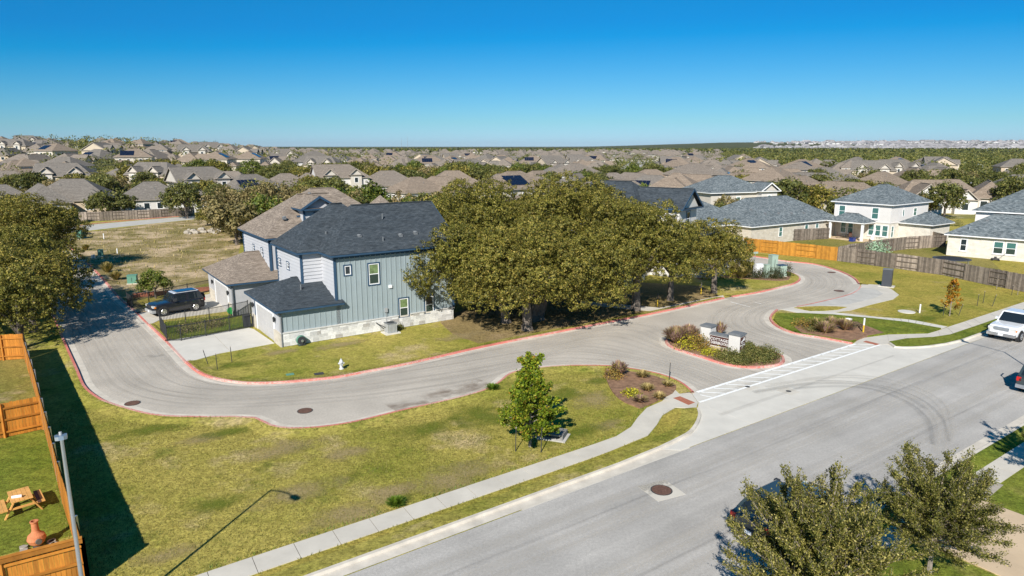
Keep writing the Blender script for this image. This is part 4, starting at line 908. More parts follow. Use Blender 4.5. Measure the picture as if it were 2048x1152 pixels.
# ------------------------------------------------------------------ the taupe-roofed neighbourhood
WALLS = ['limestone', 'stucco_white', 'stucco_tan', 'limestone_tan', 'stucco', 'brick_wall']
def design(H, k, wall, roof, trim='trim_tan', solar=False):
    wn = lambda *a, **q: H.window(*a, trim='trim_white', frame='trim_white', glass=('glass',), tw=.06, fw=.06, **q)
    if k == 0:      # low hip house with garage wing
        H.wall(-8, 8, -6.5, 6.5, -1.5, 2.8, wall); H.roof(-8.5, 8.5, -7, 7, 2.8, 4.3, roof, trim, 'u', (0, 0), inset=6.2)
        H.wall(2, 8, -10, -6, -1.5, 2.8, wall); H.roof(1.5, 8.5, -10.5, -4, 2.8, 2.3, roof, trim, 'w', (0, 0))
        for a in (-6.5, -3.8, -1.2): wn('S', -6.5, a, a + 1.2, .8, 2.3)
        wn('S', -10, 4, 5.6, .8, 2.3); wn('W', -8, -3, -1.8, .8, 2.3); wn('W', -8, 1, 2.2, .8, 2.3)
    elif k == 1:    # two-storey hip house
        H.wall(-7, 7, -6, 6, -1.5, 5.7, wall); H.roof(-7.5, 7.5, -6.5, 6.5, 5.7, 3.4, roof, trim, 'u', (0, 0), inset=5.6)
        H.wall(-7, 0, -9.5, -6, -1.5, 2.9, wall); H.roof(-7.5, .5, -10, -5.8, 2.9, 1.5, roof, trim, 'u', (0, 0), inset=2)
        for a in (-5.5, -2.4, 2.2, 4.6): wn('S', -6, a, a + 1.2, 3.6, 5.1)
        for a in (2.2, 4.6): wn('S', -6, a, a + 1.2, .8, 2.3)
        for a in (-5.4, -2.8): wn('S', -9.5, a, a + 1.2, .8, 2.3)
        wn('W', -7, -2, -.9, 3.6, 5.1); wn('E', 7, -2, -.9, 3.6, 5.1); wn('E', 7, 1.5, 2.6, 3.6, 5.1)
    elif k == 2:    # gabled front
        H.wall(-8, 8, -6, 6, -1.5, 2.9, wall); H.roof(-8.5, 8.5, -6.5, 6.5, 2.9, 4.0, roof, trim, 'u', (0, 0), inset=5)
        H.wall(-6, 0, -9, -5, -1.5, 3.4, wall); H.roof(-6.5, .5, -9.5, 0, 3.4, 3.0, roof, trim, 'w', (1, 0), wallmat=wall)
        H.wall(3, 7, -7.6, -5, -1.5, 3.0, wall); H.roof(2.6, 7.4, -8, 0, 3.0, 2.2, roof, trim, 'w', (1, 0), wallmat=wall)
        wn('S', -9, -4.2, -2, .8, 2.6); wn('S', -9, -3.5, -2.6, 3.7, 4.8); wn('S', -7.6, 4.3, 5.7, .8, 2.4); wn('W', -8, -2, -.6, .8, 2.3)
    elif k == 3:    # storey and a half with big roof and raised gabled block
        H.wall(-8, 8, -7, 7, -1.5, 2.9, wall); H.roof(-8.5, 8.5, -7.5, 7.5, 2.9, 4.6, roof, trim, 'u', (0, 0), inset=6.4)
        H.wall(-2, 6, -4.5, 5, 2, 5.6, wall); H.roof(-2.5, 6.5, -5, 5.5, 5.6, 2.9, roof, trim, 'w', (0, 0))
        for a in (-.6, 1.5, 3.4): wn('S', -4.5, a, a + 1.0, 4.0, 5.3)
        for a in (-6.5, -4, 3): wn('S', -7, a, a + 1.3, .8, 2.4)
        wn('W', -8, -2, -.8, .8, 2.3)
    elif k == 4:    # L-plan with two hips
        H.wall(-9, 4, -5, 6, -1.5, 2.8, wall); H.roof(-9.5, 4.5, -5.5, 6.5, 2.8, 3.7, roof, trim, 'u', (0, 0), inset=5.5)
        H.wall(1, 9, -9, 8, -1.5, 2.8, wall); H.roof(.5, 9.5, -9.5, 8.5, 2.8, 3.6, roof, trim, 'w', (0, 0), inset=4.3)
        for a in (-7.4, -4.6, -2): wn('S', -5, a, a + 1.3, .8, 2.3)
        wn('S', -9, 3, 4.5, .8, 2.3); wn('S', -9, 5.6, 7.1, .8, 2.3); wn('W', -9, 0, 1.3, .8, 2.3)
    elif k == 5:    # tall two-storey with gabled dormers
        H.wall(-7.5, 7.5, -6, 6, -1.5, 5.4, wall); H.roof(-8, 8, -6.5, 6.5, 5.4, 3.7, roof, trim, 'u', (1, 0), inset=5, wallmat=wall)
        for c in (-4, 3.5):
            H.wall(c - 1.6, c + 1.6, -6.8, -3, -1.5, 6.2, 'stucco'); H.roof(c - 2.1, c + 2.1, -7.2, -1.5, 6.2, 1.8, roof, trim, 'w', (1, 0), wallmat='stucco')
            wn('S', -6.8, c - .6, c + .6, 4.0, 5.6); wn('S', -6.8, c - .8, c + .8, .8, 2.4)
        wn('W', -7.5, -1, .2, 3.4, 5.0); wn('E', 7.5, -1, .2, 3.4, 5.0); wn('S', -6, -.9, .5, .5, 2.6)
    if solar:
        z0, sl = (2.97, 4.3 / 7) if k in (0, 3) else (5.9, 3.4 / 6.5)
        b0 = -7 if k in (0, 3) else -6.5
        for j in range(5):
            for i in range(2):
                mb = MB(); y0 = b0 + 1.2 + i * 1.75; y1 = y0 + 1.68; x0 = -5 + j * 1.06
                mb.face([(x0, y0, z0 + (y0 - b0) * sl + .12), (x0 + 1.0, y0, z0 + (y0 - b0) * sl + .12), (x0 + 1.0, y1, z0 + (y1 - b0) * sl + .12), (x0, y1, z0 + (y1 - b0) * sl + .12)])
                mb.face([(x0, y0, z0 + (y0 - b0) * sl + .12), (x0, y0, z0 + (y0 - b0) * sl), (x0 + 1.0, y0, z0 + (y0 - b0) * sl), (x0 + 1.0, y0, z0 + (y0 - b0) * sl + .12)])
                H.put('solar_panel', mb, MAT['solar'])
    H.vent(-2, -2.5, {0: 6.0, 1: 8.2, 2: 5.6, 3: 6.0, 4: 5.2, 5: 7.9}[k], 0); H.vent(1.5, 2, {0: 6.2, 1: 8.4, 2: 6.1, 3: 6.6, 4: 5.8, 5: 8.2}[k], 1)
WORDS = {'limestone': 'cream limestone', 'stucco_white': 'white stucco', 'stucco_tan': 'tan stucco', 'limestone_tan': 'tan stone', 'stucco': 'beige stucco', 'brick_wall': 'brown brick'}
KW = ['low hip-roofed', 'two-storey hip-roofed', 'gable-fronted', 'storey-and-a-half', 'L-shaped low', 'tall dormered']
HOUSE_SPOTS = []
def mid(px, py, ze, k, wall, deg, extra, roof='sh_taupe', solar=False, back=5):
    g = G(px, py, ze); L = math.hypot(*g); x, y = g[0] * (1 + back / L), g[1] * (1 + back / L)
    HOUSE_SPOTS.append((x, y))
    H = House('suburban_house', '%s %s house with taupe roof %s' % (KW[k], WORDS[wall], extra), (x, y), deg)
    design(H, k, wall, roof, solar=solar)
# left of the vacant lot
mid(150, 400, 2.8, 0, 'limestone_tan', 20, 'behind the weathered fence of the vacant lot', 'sh_taupe2', back=6)
mid(30, 408, 2.8, 4, 'limestone', 40, 'at the end of the weathered lot fence', 'sh_taupe2')
mid(330, 400, 2.8, 4, 'stucco_white', 30, 'beside the green tree at the lot fence', 'sh_taupe2', back=6)
mid(405, 366, 5.2, 5, 'stucco', 40, 'rising behind the lot fence houses', 'sh_taupe2')
mid(500, 384, 2.8, 0, 'limestone', 50, 'with dark solar panels above the brown-roofed house', 'sh_taupe2', True)
mid(455, 372, 2.8, 2, 'limestone_tan', 10, 'between the solar roof and the lot fence')
mid(680, 360, 4.8, 5, 'stucco_white', 25, 'directly behind the brown-roofed house')
mid(590, 374, 2.8, 4, 'limestone', 35, 'half hidden by trees behind the brown-roofed house')
mid(775, 372, 2.8, 0, 'stucco', 30, 'with roof vents behind the slate roof ridge')
mid(850, 385, 2.8, 4, 'stucco_white', 40, 'beside the oak tops', 'sh_taupe3')
mid(905, 372, 2.8, 0, 'limestone', 15, 'touching the tallest oak on its far side', 'sh_taupe3')
mid(1015, 378, 3.0, 2, 'stucco_white', 30, 'with white gables peeping over the oaks')
mid(1075, 372, 2.8, 0, 'limestone_tan', 45, 'over the oak tops next to white gables', 'sh_taupe3')
mid(1150, 357, 4.6, 1, 'stucco_white', 35, 'over the highest oak crown')
mid(1110, 364, 2.8, 3, 'stucco', 20, 'beside the highest oak crown', 'sh_taupe2')
mid(1240, 372, 2.8, 4, 'limestone', 30, 'behind the slate-roofed house')
mid(1300, 368, 2.8, 0, 'stucco_tan', 20, 'behind the slate-roofed house gable', 'sh_taupe3')
mid(1385, 358, 4.5, 1, 'limestone', 30, 'behind the beige two-storey house')
mid(1370, 378, 2.8, 4, 'limestone', 50, 'between slate roof and blue-grey roofs', 'sh_taupe3')
mid(1450, 346, 4.0, 2, 'stucco_white', 40, 'beyond the two-storey blue-grey roof')
mid(1545, 372, 4.4, 1, 'stucco_white', 50, 'beside the brick house', 'sh_taupe3')
mid(1600, 388, 3.0, 0, 'brick_wall', 40, 'behind the long low blue-grey roof', 'sh_taupe3')
mid(1655, 400, 2.8, 4, 'limestone', 30, 'between the brick house and the patio house', 'sh_taupe3')
mid(1645, 361, 2.8, 0, 'limestone_tan', 15, 'beyond the patio house', 'sh_taupe2')
mid(1760, 375, 2.8, 0, 'stucco_white', 35, 'whose ridge shows over the patio house roof', 'sh_taupe3')
mid(1855, 398, 3.2, 2, 'stucco_white', -12, 'with steep white gables beside the patio house', 'sh_taupe3', back=8)
mid(1925, 392, 3.0, 4, 'stucco', -30, 'behind the stone house', 'sh_taupe3')
mid(2040, 385, 2.8, 0, 'limestone', -20, 'over the stone house ridge', 'sh_taupe2')
mid(1790, 348, 3.4, 5, 'stucco_white', 10, 'in the tree line beyond the patio house', 'sh_taupe2')
mid(1870, 350, 3.4, 2, 'limestone', 10, 'with a white gable in the tree line', 'sh_taupe2')
mid(2030, 345, 3.4, 1, 'limestone_tan', -20, 'among the trees at the far edge', 'sh_taupe2')
mid(1740, 343, 2.8, 0, 'stucco', 20, 'with dark solar roof in the tree line', 'sh_taupe2', True)
mid(1480, 372, 2.8, 4, 'limestone', 35, 'tucked behind the two-storey beige house', 'sh_taupe3')
mid(240, 338, 3.0, 0, 'stucco_white', 25, 'with a long white wall beyond the thicket', 'sh_taupe2')
mid(60, 352, 3.0, 5, 'stucco_white', 30, 'with dark gable beyond the thicket')
mid(110, 335, 3.0, 1, 'limestone', 20, 'with solar panels beside the thicket', 'sh_taupe2', True)
mid(20, 345, 3.0, 2, 'stucco', 30, 'at the thicket edge')
# ------------------------------------------------------------------ fences
def fence(pts, label, mat='grey_wood', h=1.83, style='alt', pw=.14, single=False, pmat=None, postmat=None, cap=False, name='board_fence', lean=.03, seed=1, flip=False, group=None):
    random.seed(seed); o0 = pts[0]; t = thing(name, label, 'fence', (o0[0], o0[1], 0), 0, group); bay = 0
    if single:
        sm = MB(); sm.box(-.5, .5, -.01, .01, 0, 1); SM = [sm.mesh('picket', [MAT[mat]])]
    for k in range(len(pts) - 1):
        a = Vector((pts[k][0] - o0[0], pts[k][1] - o0[1])); b = Vector((pts[k + 1][0] - o0[0], pts[k + 1][1] - o0[1])); L = (b - a).length; nb = max(1, round(L / 2.4)); d = (b - a) / L
        n = Vector((d.y, -d.x))
        if flip: n = -n
        ang = math.atan2(d.y, d.x)
        for j in range(nb):
            p = a + d * (L * j / nb); q = a + d * (L * (j + 1) / nb); front = (bay % 2 == 0) if style == 'alt' else style == 'front'; bay += 1
            so = .055 if front else -.055; ro = -.0 if front else .0
            m = MB(); x = 0.0; LB = (q - p).length; dz = random.uniform(-lean, lean)
            while x < LB - .02:
                w_ = min(pw, LB - x); hh = h + random.uniform(-.02, .02) + dz; c = p + d * (x + w_ / 2) + n * (so + random.uniform(-.006, .006))
                if single:
                    o = link('picket', SM[0], t, (c.x, c.y, .03), ang + random.uniform(-.01, .01)); o.scale = (w_ - .008, 1, hh - .03)
                else:
                    u1 = c - d * (w_ / 2 - .004); u2 = c + d * (w_ / 2 - .004); nn = n * .009
                    P8 = [(u1 - nn), (u2 - nn), (u2 + nn), (u1 + nn)]
                    m.face([(*v, hh) for v in (P8 if not flip else P8)][::-1] if flip else [(*v, hh) for v in P8])
                    m.face([(*P8[3], .03), (*P8[3], hh), (*P8[2], hh), (*P8[2], .03)]); m.face([(*P8[0], .03), (*P8[1], .03), (*P8[1], hh), (*P8[0], hh)])
                x += pw
            if not single: m.build('panel', MAT[mat], t)
            for z in (.3, .95, 1.55):
                r = MB(); r.bar((*p, z), (*q, z), .05, .085); r.build('rail', MAT[pmat or mat], t)
            r = MB(); pc = p - n * 0; r.box(pc.x - .05, pc.x + .05, pc.y - .05, pc.y + .05, -.05, h - .02); r.build('post', MAT[postmat or pmat or mat], t)
            if cap:
                r = MB(); r.bar((*p, h + .03), (*q, h + .03), .14, .03); r.build('cap_rail', MAT[mat], t); r = MB(); c1 = p + n * .075; c2 = q + n * .075; r.bar((*c1, h - .07), (*c2, h - .07), .02, .14); r.build('trim_board', MAT[mat], t)
    return t
def ez(px, py): return G(px, py, 1.83)
fence(GL([(1487, 501.5), (1590, 513), (1674, 522)]), 'golden new board fence with alternating panels along the loop street', 'cedar_gold', pmat='cedar_gold', seed=2)
fence(GL([(1674, 522), (1790, 537), (1883, 550), (1975, 570), (2048, 584), (2180, 612)]), 'weathered grey board fence along the golden lawn', 'grey_wood', pmat='grey_wood_dark', seed=3)
fence(GL([(1676, 520), (1760, 505), (1810, 499), (1890, 494)]), 'weathered grey fence between the patio house and stone house yards', 'grey_wood', pmat='grey_wood_dark', seed=4)
fence(GL([(1470, 484), (1540, 484), (1600, 481), (1658, 478)]), 'weathered grey fence behind the golden fence at the long house', 'grey_wood', pmat='grey_wood_dark', seed=5)
fence(GL([(150, 443), (200, 442), (300, 437), (390, 431)]), 'weathered grey fence at the far side of the vacant lot', 'grey_wood', pmat='grey_wood_dark', seed=6, style='alt')
fence(GL([(1862, 486), (1890, 494)]), 'short weathered gate fence beside the patio house wing', 'grey_wood', pmat='grey_wood_dark', seed=7)
side_pts = [ez(164, 1076), ez(138, 990), ez(115.6, 922), ez(98, 853), ez(82, 795.6), ez(67, 738), ez(44, 669)]
fence(side_pts, 'long orange cedar fence beside the lamp post', 'cedar', style='back', single=True, postmat='galv', seed=8, lean=0, flip=False)
fence([ez(164, 1076), ez(0, 1118), ez(-160, 1160)], 'orange cedar fence with cap rail below the clay chimney', 'cedar', style='back', single=True, cap=True, seed=9, lean=0, flip=True, pmat='cedar')
fence([ez(78, 793), ez(0, 808), ez(-200, 846)], 'orange cedar cross fence with framed gate panel in the back yard', 'cedar', style='front', single=True, seed=10, lean=0, flip=False)
fence([ez(44, 668), ez(0, 670), ez(-220, 690)], 'orange cedar fence at the far end of the back yard', 'cedar', style='front', single=True, seed=11, lean=0, flip=False)

def iron(pts, label, h=1.25, seed=0):
    o0 = pts[0]; t = thing('iron_fence', label, 'fence', (o0[0], o0[1], 0))
    for k in range(len(pts) - 1):
        a = Vector((pts[k][0] - o0[0], pts[k][1] - o0[1])); b = Vector((pts[k + 1][0] - o0[0], pts[k + 1][1] - o0[1])); L = (b - a).length; nb = max(1, round(L / 2.2)); d = (b - a) / L
        for j in range(nb):
            p = a + d * (L * j / nb); q = a + d * (L * (j + 1) / nb)
            m = MB(); m.box(p.x - .032, p.x + .032, p.y - .032, p.y + .032, 0, h + .06); m.build('post', MAT['black_metal'], t)
            for z in (.12, h - .06): m = MB(); m.bar((*p, z), (*q, z), .03, .035); m.build('rail', MAT['black_metal'], t)
            m = MB(); n = int((q - p).length / .105)
            for i in range(1, n): c = p + (q - p) * i / n; m.box(c.x - .012, c.x + .012, c.y - .012, c.y + .012, .06, h)
            m.build('bars', MAT['black_metal'], t, kind='stuff')
    m = MB(); p = Vector((pts[-1][0] - o0[0], pts[-1][1] - o0[1])); m.box(p.x - .032, p.x + .032, p.y - .032, p.y + .032, 0, h + .06); m.build('post', MAT['black_metal'], t)
iron(GL([(322, 661), (335, 683), (363, 682), (505, 655)]), 'black iron fence between the small lawn and the pale driveway')
iron(GL([(323, 659), (420, 645), (497, 629)]), 'black iron fence between the small lawn and the parked SUV')
iron(GL([(256, 612), (266, 618), (330, 602), (420, 583)]), 'black iron fence between the parked SUV and the vacant lot')
# ------------------------------------------------------------------ vegetation
def quads(name, V, mat):            # V: (N,4,3)
    n = len(V); me = bpy.data.meshes.new(name); me.vertices.add(n * 4); me.vertices.foreach_set('co', V.reshape(-1).astype(np.float32))
    me.loops.add(n * 4); me.loops.foreach_set('vertex_index', np.arange(n * 4, dtype=np.int32)); me.polygons.add(n)
    me.polygons.foreach_set('loop_start', np.arange(0, n * 4, 4, dtype=np.int32)); me.polygons.foreach_set('loop_total', np.full(n, 4, dtype=np.int32))
    me.materials.append(mat); me.update(calc_edges=True); return me
def unit(a): return a / np.maximum(1e-9, np.linalg.norm(a, axis=1, keepdims=True))
def leaves(c, nrm, size, asp=.6, along=None):
    n = len(c); r = unit(rng.normal(size=(n, 3))) if along is None else along
    x = unit(np.cross(nrm, r)); y = unit(np.cross(nrm, x)) if along is None else unit(along)
    if along is not None: x = unit(np.cross(nrm, y))
    s = size[:, None]; x = x * s * asp / 2; y = y * s / 2; b = nrm * s * .12
    return np.stack([c - y, c + x - b, c + y, c - x - b], 1)
def puffs_crown(puffs, per_area, size, jitter=.55, mat='oak', name='crown', up=.35, fill=.1, sub=20, clump=2.1):
    out = []
    for (cx, cy, cz, r, sq) in puffs:
        n = int(per_area * r * r); m = max(4, n // sub)
        d = unit(rng.normal(size=(m, 3)) + np.array([0, 0, up])); k = rng.random(m)
        rr = r * np.where(k < fill, rng.uniform(.3, .8, m), rng.normal(.93, .1, m)); C0 = d * rr[:, None]
        i = rng.integers(0, m, n); o = unit(rng.normal(size=(n, 3)) + d[i] * .5); cs = size * clump * rng.uniform(.5, 1.25, m)[i]
        c = (C0[i] + o * (cs * rng.uniform(.5, 1.0, n))[:, None]) * np.array([1, 1, sq]) + np.array([cx, cy, cz])
        nr = unit(d[i] * .6 + o * .9 + rng.normal(size=(n, 3)) * jitter)
        out.append(leaves(c, nr, rng.uniform(.6, 1.35, n) * size))
    return quads(name, np.concatenate(out), MAT[mat])
def limb_mesh(segs, mat, name='trunk', n=7):
    mb = MB()
    for p, q, r0, r1 in segs: mb.tube(p, q, r0, r1, n)
    return mb.mesh(name, [MAT[mat]])
def oak(x, y, cx, cy, r, z0, z1, tr, label, seed, dens=1000, size=.135, squash=1.0, nb=0, mat='oak', trunks=1):
    random.seed(seed); t = thing('oak_tree', label, 'tree', (x, y, 0), 0, None)
    dx, dy = cx - x, cy - y; H = z1 - z0; puffs = []
    N = int(40 * (r / 4.5) ** 2) + 12
    for i in range(N):
        f = (i + .5) / N; ph = i * 2.39996 + random.uniform(-.3, .3)
        el = math.asin(min(1, max(-.35, -.32 + 1.3 * f))); k = random.uniform(.64, 1.0)
        rad = math.cos(el) * r * k; zz = z0 + H * .34 + math.sin(el) * H * (.62 if el > 0 else .5) * k
        pr = random.uniform(.15, .27) * r * (1.1 if el > .2 else .85)
        puffs.append((dx + math.cos(ph) * rad, dy + math.sin(ph) * rad * squash, max(zz, z0 + pr * .4), pr, .8))
    for i in range(8): puffs.append((dx + random.uniform(-.4, .4) * r, dy + random.uniform(-.4, .4) * r, z0 + H * random.uniform(.35, .6), r * .35, .8))
    link('crown', puffs_crown(puffs, dens, size, mat=mat), t)
    segs = []; zt = z0 + H * .15
    for q in range(trunks):
        bx, by = (0, 0) if q == 0 else (random.uniform(-.9, .9), random.uniform(-.5, .9))
        segs += [((bx, by, -.1), (bx + random.uniform(-.15, .15), by, .5), tr * 1.25, tr), ((bx, by, .45), (bx + dx * .15, by + dy * .15, zt), tr, tr * .8)]
        for i in range(7):
            a = 2 * math.pi * i / 7 + q; L = r * random.uniform(.45, .75)
            mid_ = (dx * .5 + math.cos(a) * L * .5, dy * .5 + math.sin(a) * L * .5, zt + H * .22); e = (dx * .8 + math.cos(a) * L, dy * .8 + math.sin(a) * L, zt + H * random.uniform(.3, .5))
            segs += [((bx + dx * .15, by + dy * .15, zt - .1), mid_, tr * .55, tr * .35), (mid_, e, tr * .35, tr * .1)]
    link('trunk', limb_mesh(segs, 'bark'), t); return t
OAKS = [(1.25, 53.2, 0.6, 53.4, 5.4, 1.2, 9.0, .42, 'live oak with leaning trunk closest to the red kerb in the grove', 1),
        (-.5, 55.6, -3.6, 56.0, 4.9, 1.1, 8.3, .4, 'live oak overhanging the blue-green house wall', 1),
        (2.3, 56.6, 5.2, 55.4, 5.2, .9, 8.4, .45, 'thick-trunked live oak in the middle of the grove', 2),
        (-3.2, 62.5, -3.4, 62.5, 5.0, 3, 11.6, .4, 'tall live oak rising behind the blue-green house gable', 1),
        (6.0, 63.5, 5.6, 63.5, 6.0, 3, 11.9, .45, 'tallest broad live oak at the back of the grove', 1),
        (11.2, 60.0, 11.0, 60.5, 5.0, 1.6, 10.2, .4, 'live oak shading the concrete walk by the kerb', 1),
        (15.2, 64.0, 15.2, 64.0, 3.9, 1.8, 7.8, .3, 'small live oak before the slate-roofed house', 1),
        (20.4, 67.5, 20.2, 67.5, 3.9, 1.3, 7.4, .3, 'outermost live oak by the yellow shrubs and meter boxes', 1),
        (0.0, 67.5, 0.5, 67.5, 4.5, 3, 10.8, .35, 'live oak hidden at the far side of the grove', 1)]
for i, (x, y, cx, cy, r, z0, z1, tr, lab, nt_) in enumerate(OAKS): oak(x, y, cx, cy, r, z0, z1, tr, lab, 40 + i, trunks=nt_)
for i, (x, y, r, z0, z1, lab) in enumerate([(-42.5, 57.5, 5.0, .3, 7.9, 'large olive oak over the loop street opposite the parked dark SUV'), (-36.0, 48.2, 3.4, .2, 6.6, 'dark oak leaning over the corner of the orange fence'), (-56, 78, 5.5, 1, 9.2, 'large oak at the far end of the loop street'), (-49, 66, 4.2, .2, 7.0, 'oak between the two large street oaks'), (-38.3, 52.8, 3.9, .6, 7.4, 'oak overhanging the outer kerb of the loop street'), (-45, 47, 4.5, 1, 8.5, 'oak inside the orange fenced back yard')]):
    oak(x, y, x, y, r, z0, z1, .3, lab, 70 + i, 760, .145)

# prototypes for the trees farther off
PROTO = []
def proto(k, mat, h, r, n, size, seed, tall=1.0):
    random.seed(seed); puffs = []
    for i in range(n):
        f = (i + .5) / n; ph = i * 2.4 + random.uniform(-.4, .4); el = math.asin(-.25 + 1.24 * f); q = random.uniform(.6, .95)
        puffs.append((math.cos(ph) * math.cos(el) * r * q, math.sin(ph) * math.cos(el) * r * q, h * .42 + math.sin(el) * h * .45 * q, r * random.uniform(.22, .4), .85))
    cm = puffs_crown(puffs, 520 / (r * r) * 5, size, mat=mat, fill=.25)
    segs = [((0, 0, -.1), (0, 0, h * .3), r * .07, r * .055)]
    for i in range(5):
        a = i * 1.26; segs.append(((0, 0, h * .27), (math.cos(a) * r * .6, math.sin(a) * r * .6, h * random.uniform(.5, .7)), r * .04, r * .012))
    PROTO.append((cm, limb_mesh(segs, 'bark', n=5), mat))
for k, (mat, h, r, n, s_, tl) in enumerate([('tree_mid', 7, 3.4, 20, .36, 1), ('tree_mid', 6, 3.2, 17, .36, 1), ('tree_green', 6.5, 2.8, 16, .33, 1), ('tree_tan', 5.5, 2.9, 15, .34, 1), ('oak', 6.5, 3.4, 18, .36, 1), ('tree_tan', 7, 2.6, 16, .3, 1)]): proto(k, mat, h, r, n, s_, 100 + k)
TW = {'tree_mid': 'dark green', 'tree_green': 'fresh green', 'tree_tan': 'tan bare-ish', 'oak': 'olive'}
TREES = []
def tree(x, y, k, sc, label, group=None, name='tree'):
    t = thing(name, label, 'tree', (x, y, hz(x, y) if y > 160 else 0), random.uniform(0, 6.28), group)
    a = link('crown', PROTO[k][0], t); b = link('trunk', PROTO[k][1], t); s = (sc * random.uniform(.9, 1.15), sc * random.uniform(.9, 1.15), sc)
    a.scale = s; b.scale = s; TREES.append((x, y)); return t
def tp(px, py): return G(px, py)
random.seed(5)
for px, py, k, sc, lab in [(312, 597, 2, .48, 'small leafy tree beside the parked SUV'), (455, 462, 4, .95, 'spreading oak at the back corner of the vacant lot'), (500, 458, 0, .8, 'dark tree beside the brown-roofed house garage'), (350, 424, 2, .78, 'bright green round tree behind the weathered lot fence'), (205, 434, 0, .8, 'dark round tree before the tan stone house'), (250, 431, 1, .88, 'twin round tree before the tan stone house'), (120, 452, 2, .55, 'shrubby green tree by the lot fence end'), (40, 470, 4, .7, 'olive tree behind the street end kerb'), (415, 452, 4, .62, 'low oak between the rock heap and the spreading lot oak'), (85, 462, 1, .6, 'dark thicket tree at the street end'), (18, 505, 4, .85, 'olive tree beyond the large street oak'), (62, 488, 1, .75, 'dark tree across the street from the vacant lot'), (112, 448, 4, .55, 'low olive tree before the lot fence end'), (10, 445, 1, .95, 'tall dark tree before the L-shaped house'), (145, 447, 2, .5, 'small green tree at the lot fence end')]:
    g = tp(px, py); tree(g[0], g[1], k, sc, lab)
def clear(x, y, d): return all((x - a) ** 2 + (y - b) ** 2 > d * d for a, b in HOUSE_SPOTS)
def scatter(n, q0, q1, y0, y1, kinds, s0, s1, place, clr=9.5, sep=3.0):
    c = 0; tries = 0
    while c < n and tries < n * 40:
        tries += 1; y = math.sqrt(random.uniform(y0 * y0, y1 * y1)); x = random.uniform(q0, q1) * y
        if not clear(x, y, clr) or any((x - a) ** 2 + (y - b) ** 2 < sep * sep for a, b in TREES): continue
        k = random.choice(kinds); tree(x, y, k, random.uniform(s0, s1), '%s tree %s' % (TW[PROTO[k][2]], place), TW[PROTO[k][2]] + ' trees ' + place); c += 1
scatter(38, -.42, -.08, 90, 132, [2, 3, 3, 5, 4, 1], .9, 1.4, 'in the scrub behind the brown-roofed house', 8)
scatter(12, -.14, .02, 80, 115, [3, 4, 4, 1], .9, 1.4, 'in the scrub between the slate roof and the oak grove', 8)
scatter(28, -.78, -.5, 150, 215, [0, 4, 3, 3, 1], .9, 1.3, 'in the thicket beyond the lot fence', 9)
scatter(18, -.62, -.25, 140, 205, [0, 1, 4], .9, 1.25, 'between the lot fence houses', 10)
scatter(74, -.56, .06, 205, 290, [0, 1, 2, 4, 3, 1], 1.1, 1.5, 'in the creek belt')
scatter(18, .02, .24, 190, 280, [1, 2, 0], 1.0, 1.4, 'in the hedge before the far street')
scatter(42, .34, .76, 140, 250, [0, 1, 4, 3, 0], .9, 1.3, 'in the wood beyond the patio house', 10)
scatter(14, .42, .78, 250, 420, [0, 1, 4, 0], .95, 1.3, 'in the far wood', 9)
scatter(26, .08, .5, 105, 200, [0, 1, 2, 3], .6, 1.05, 'between the blue-grey roofs', 10)

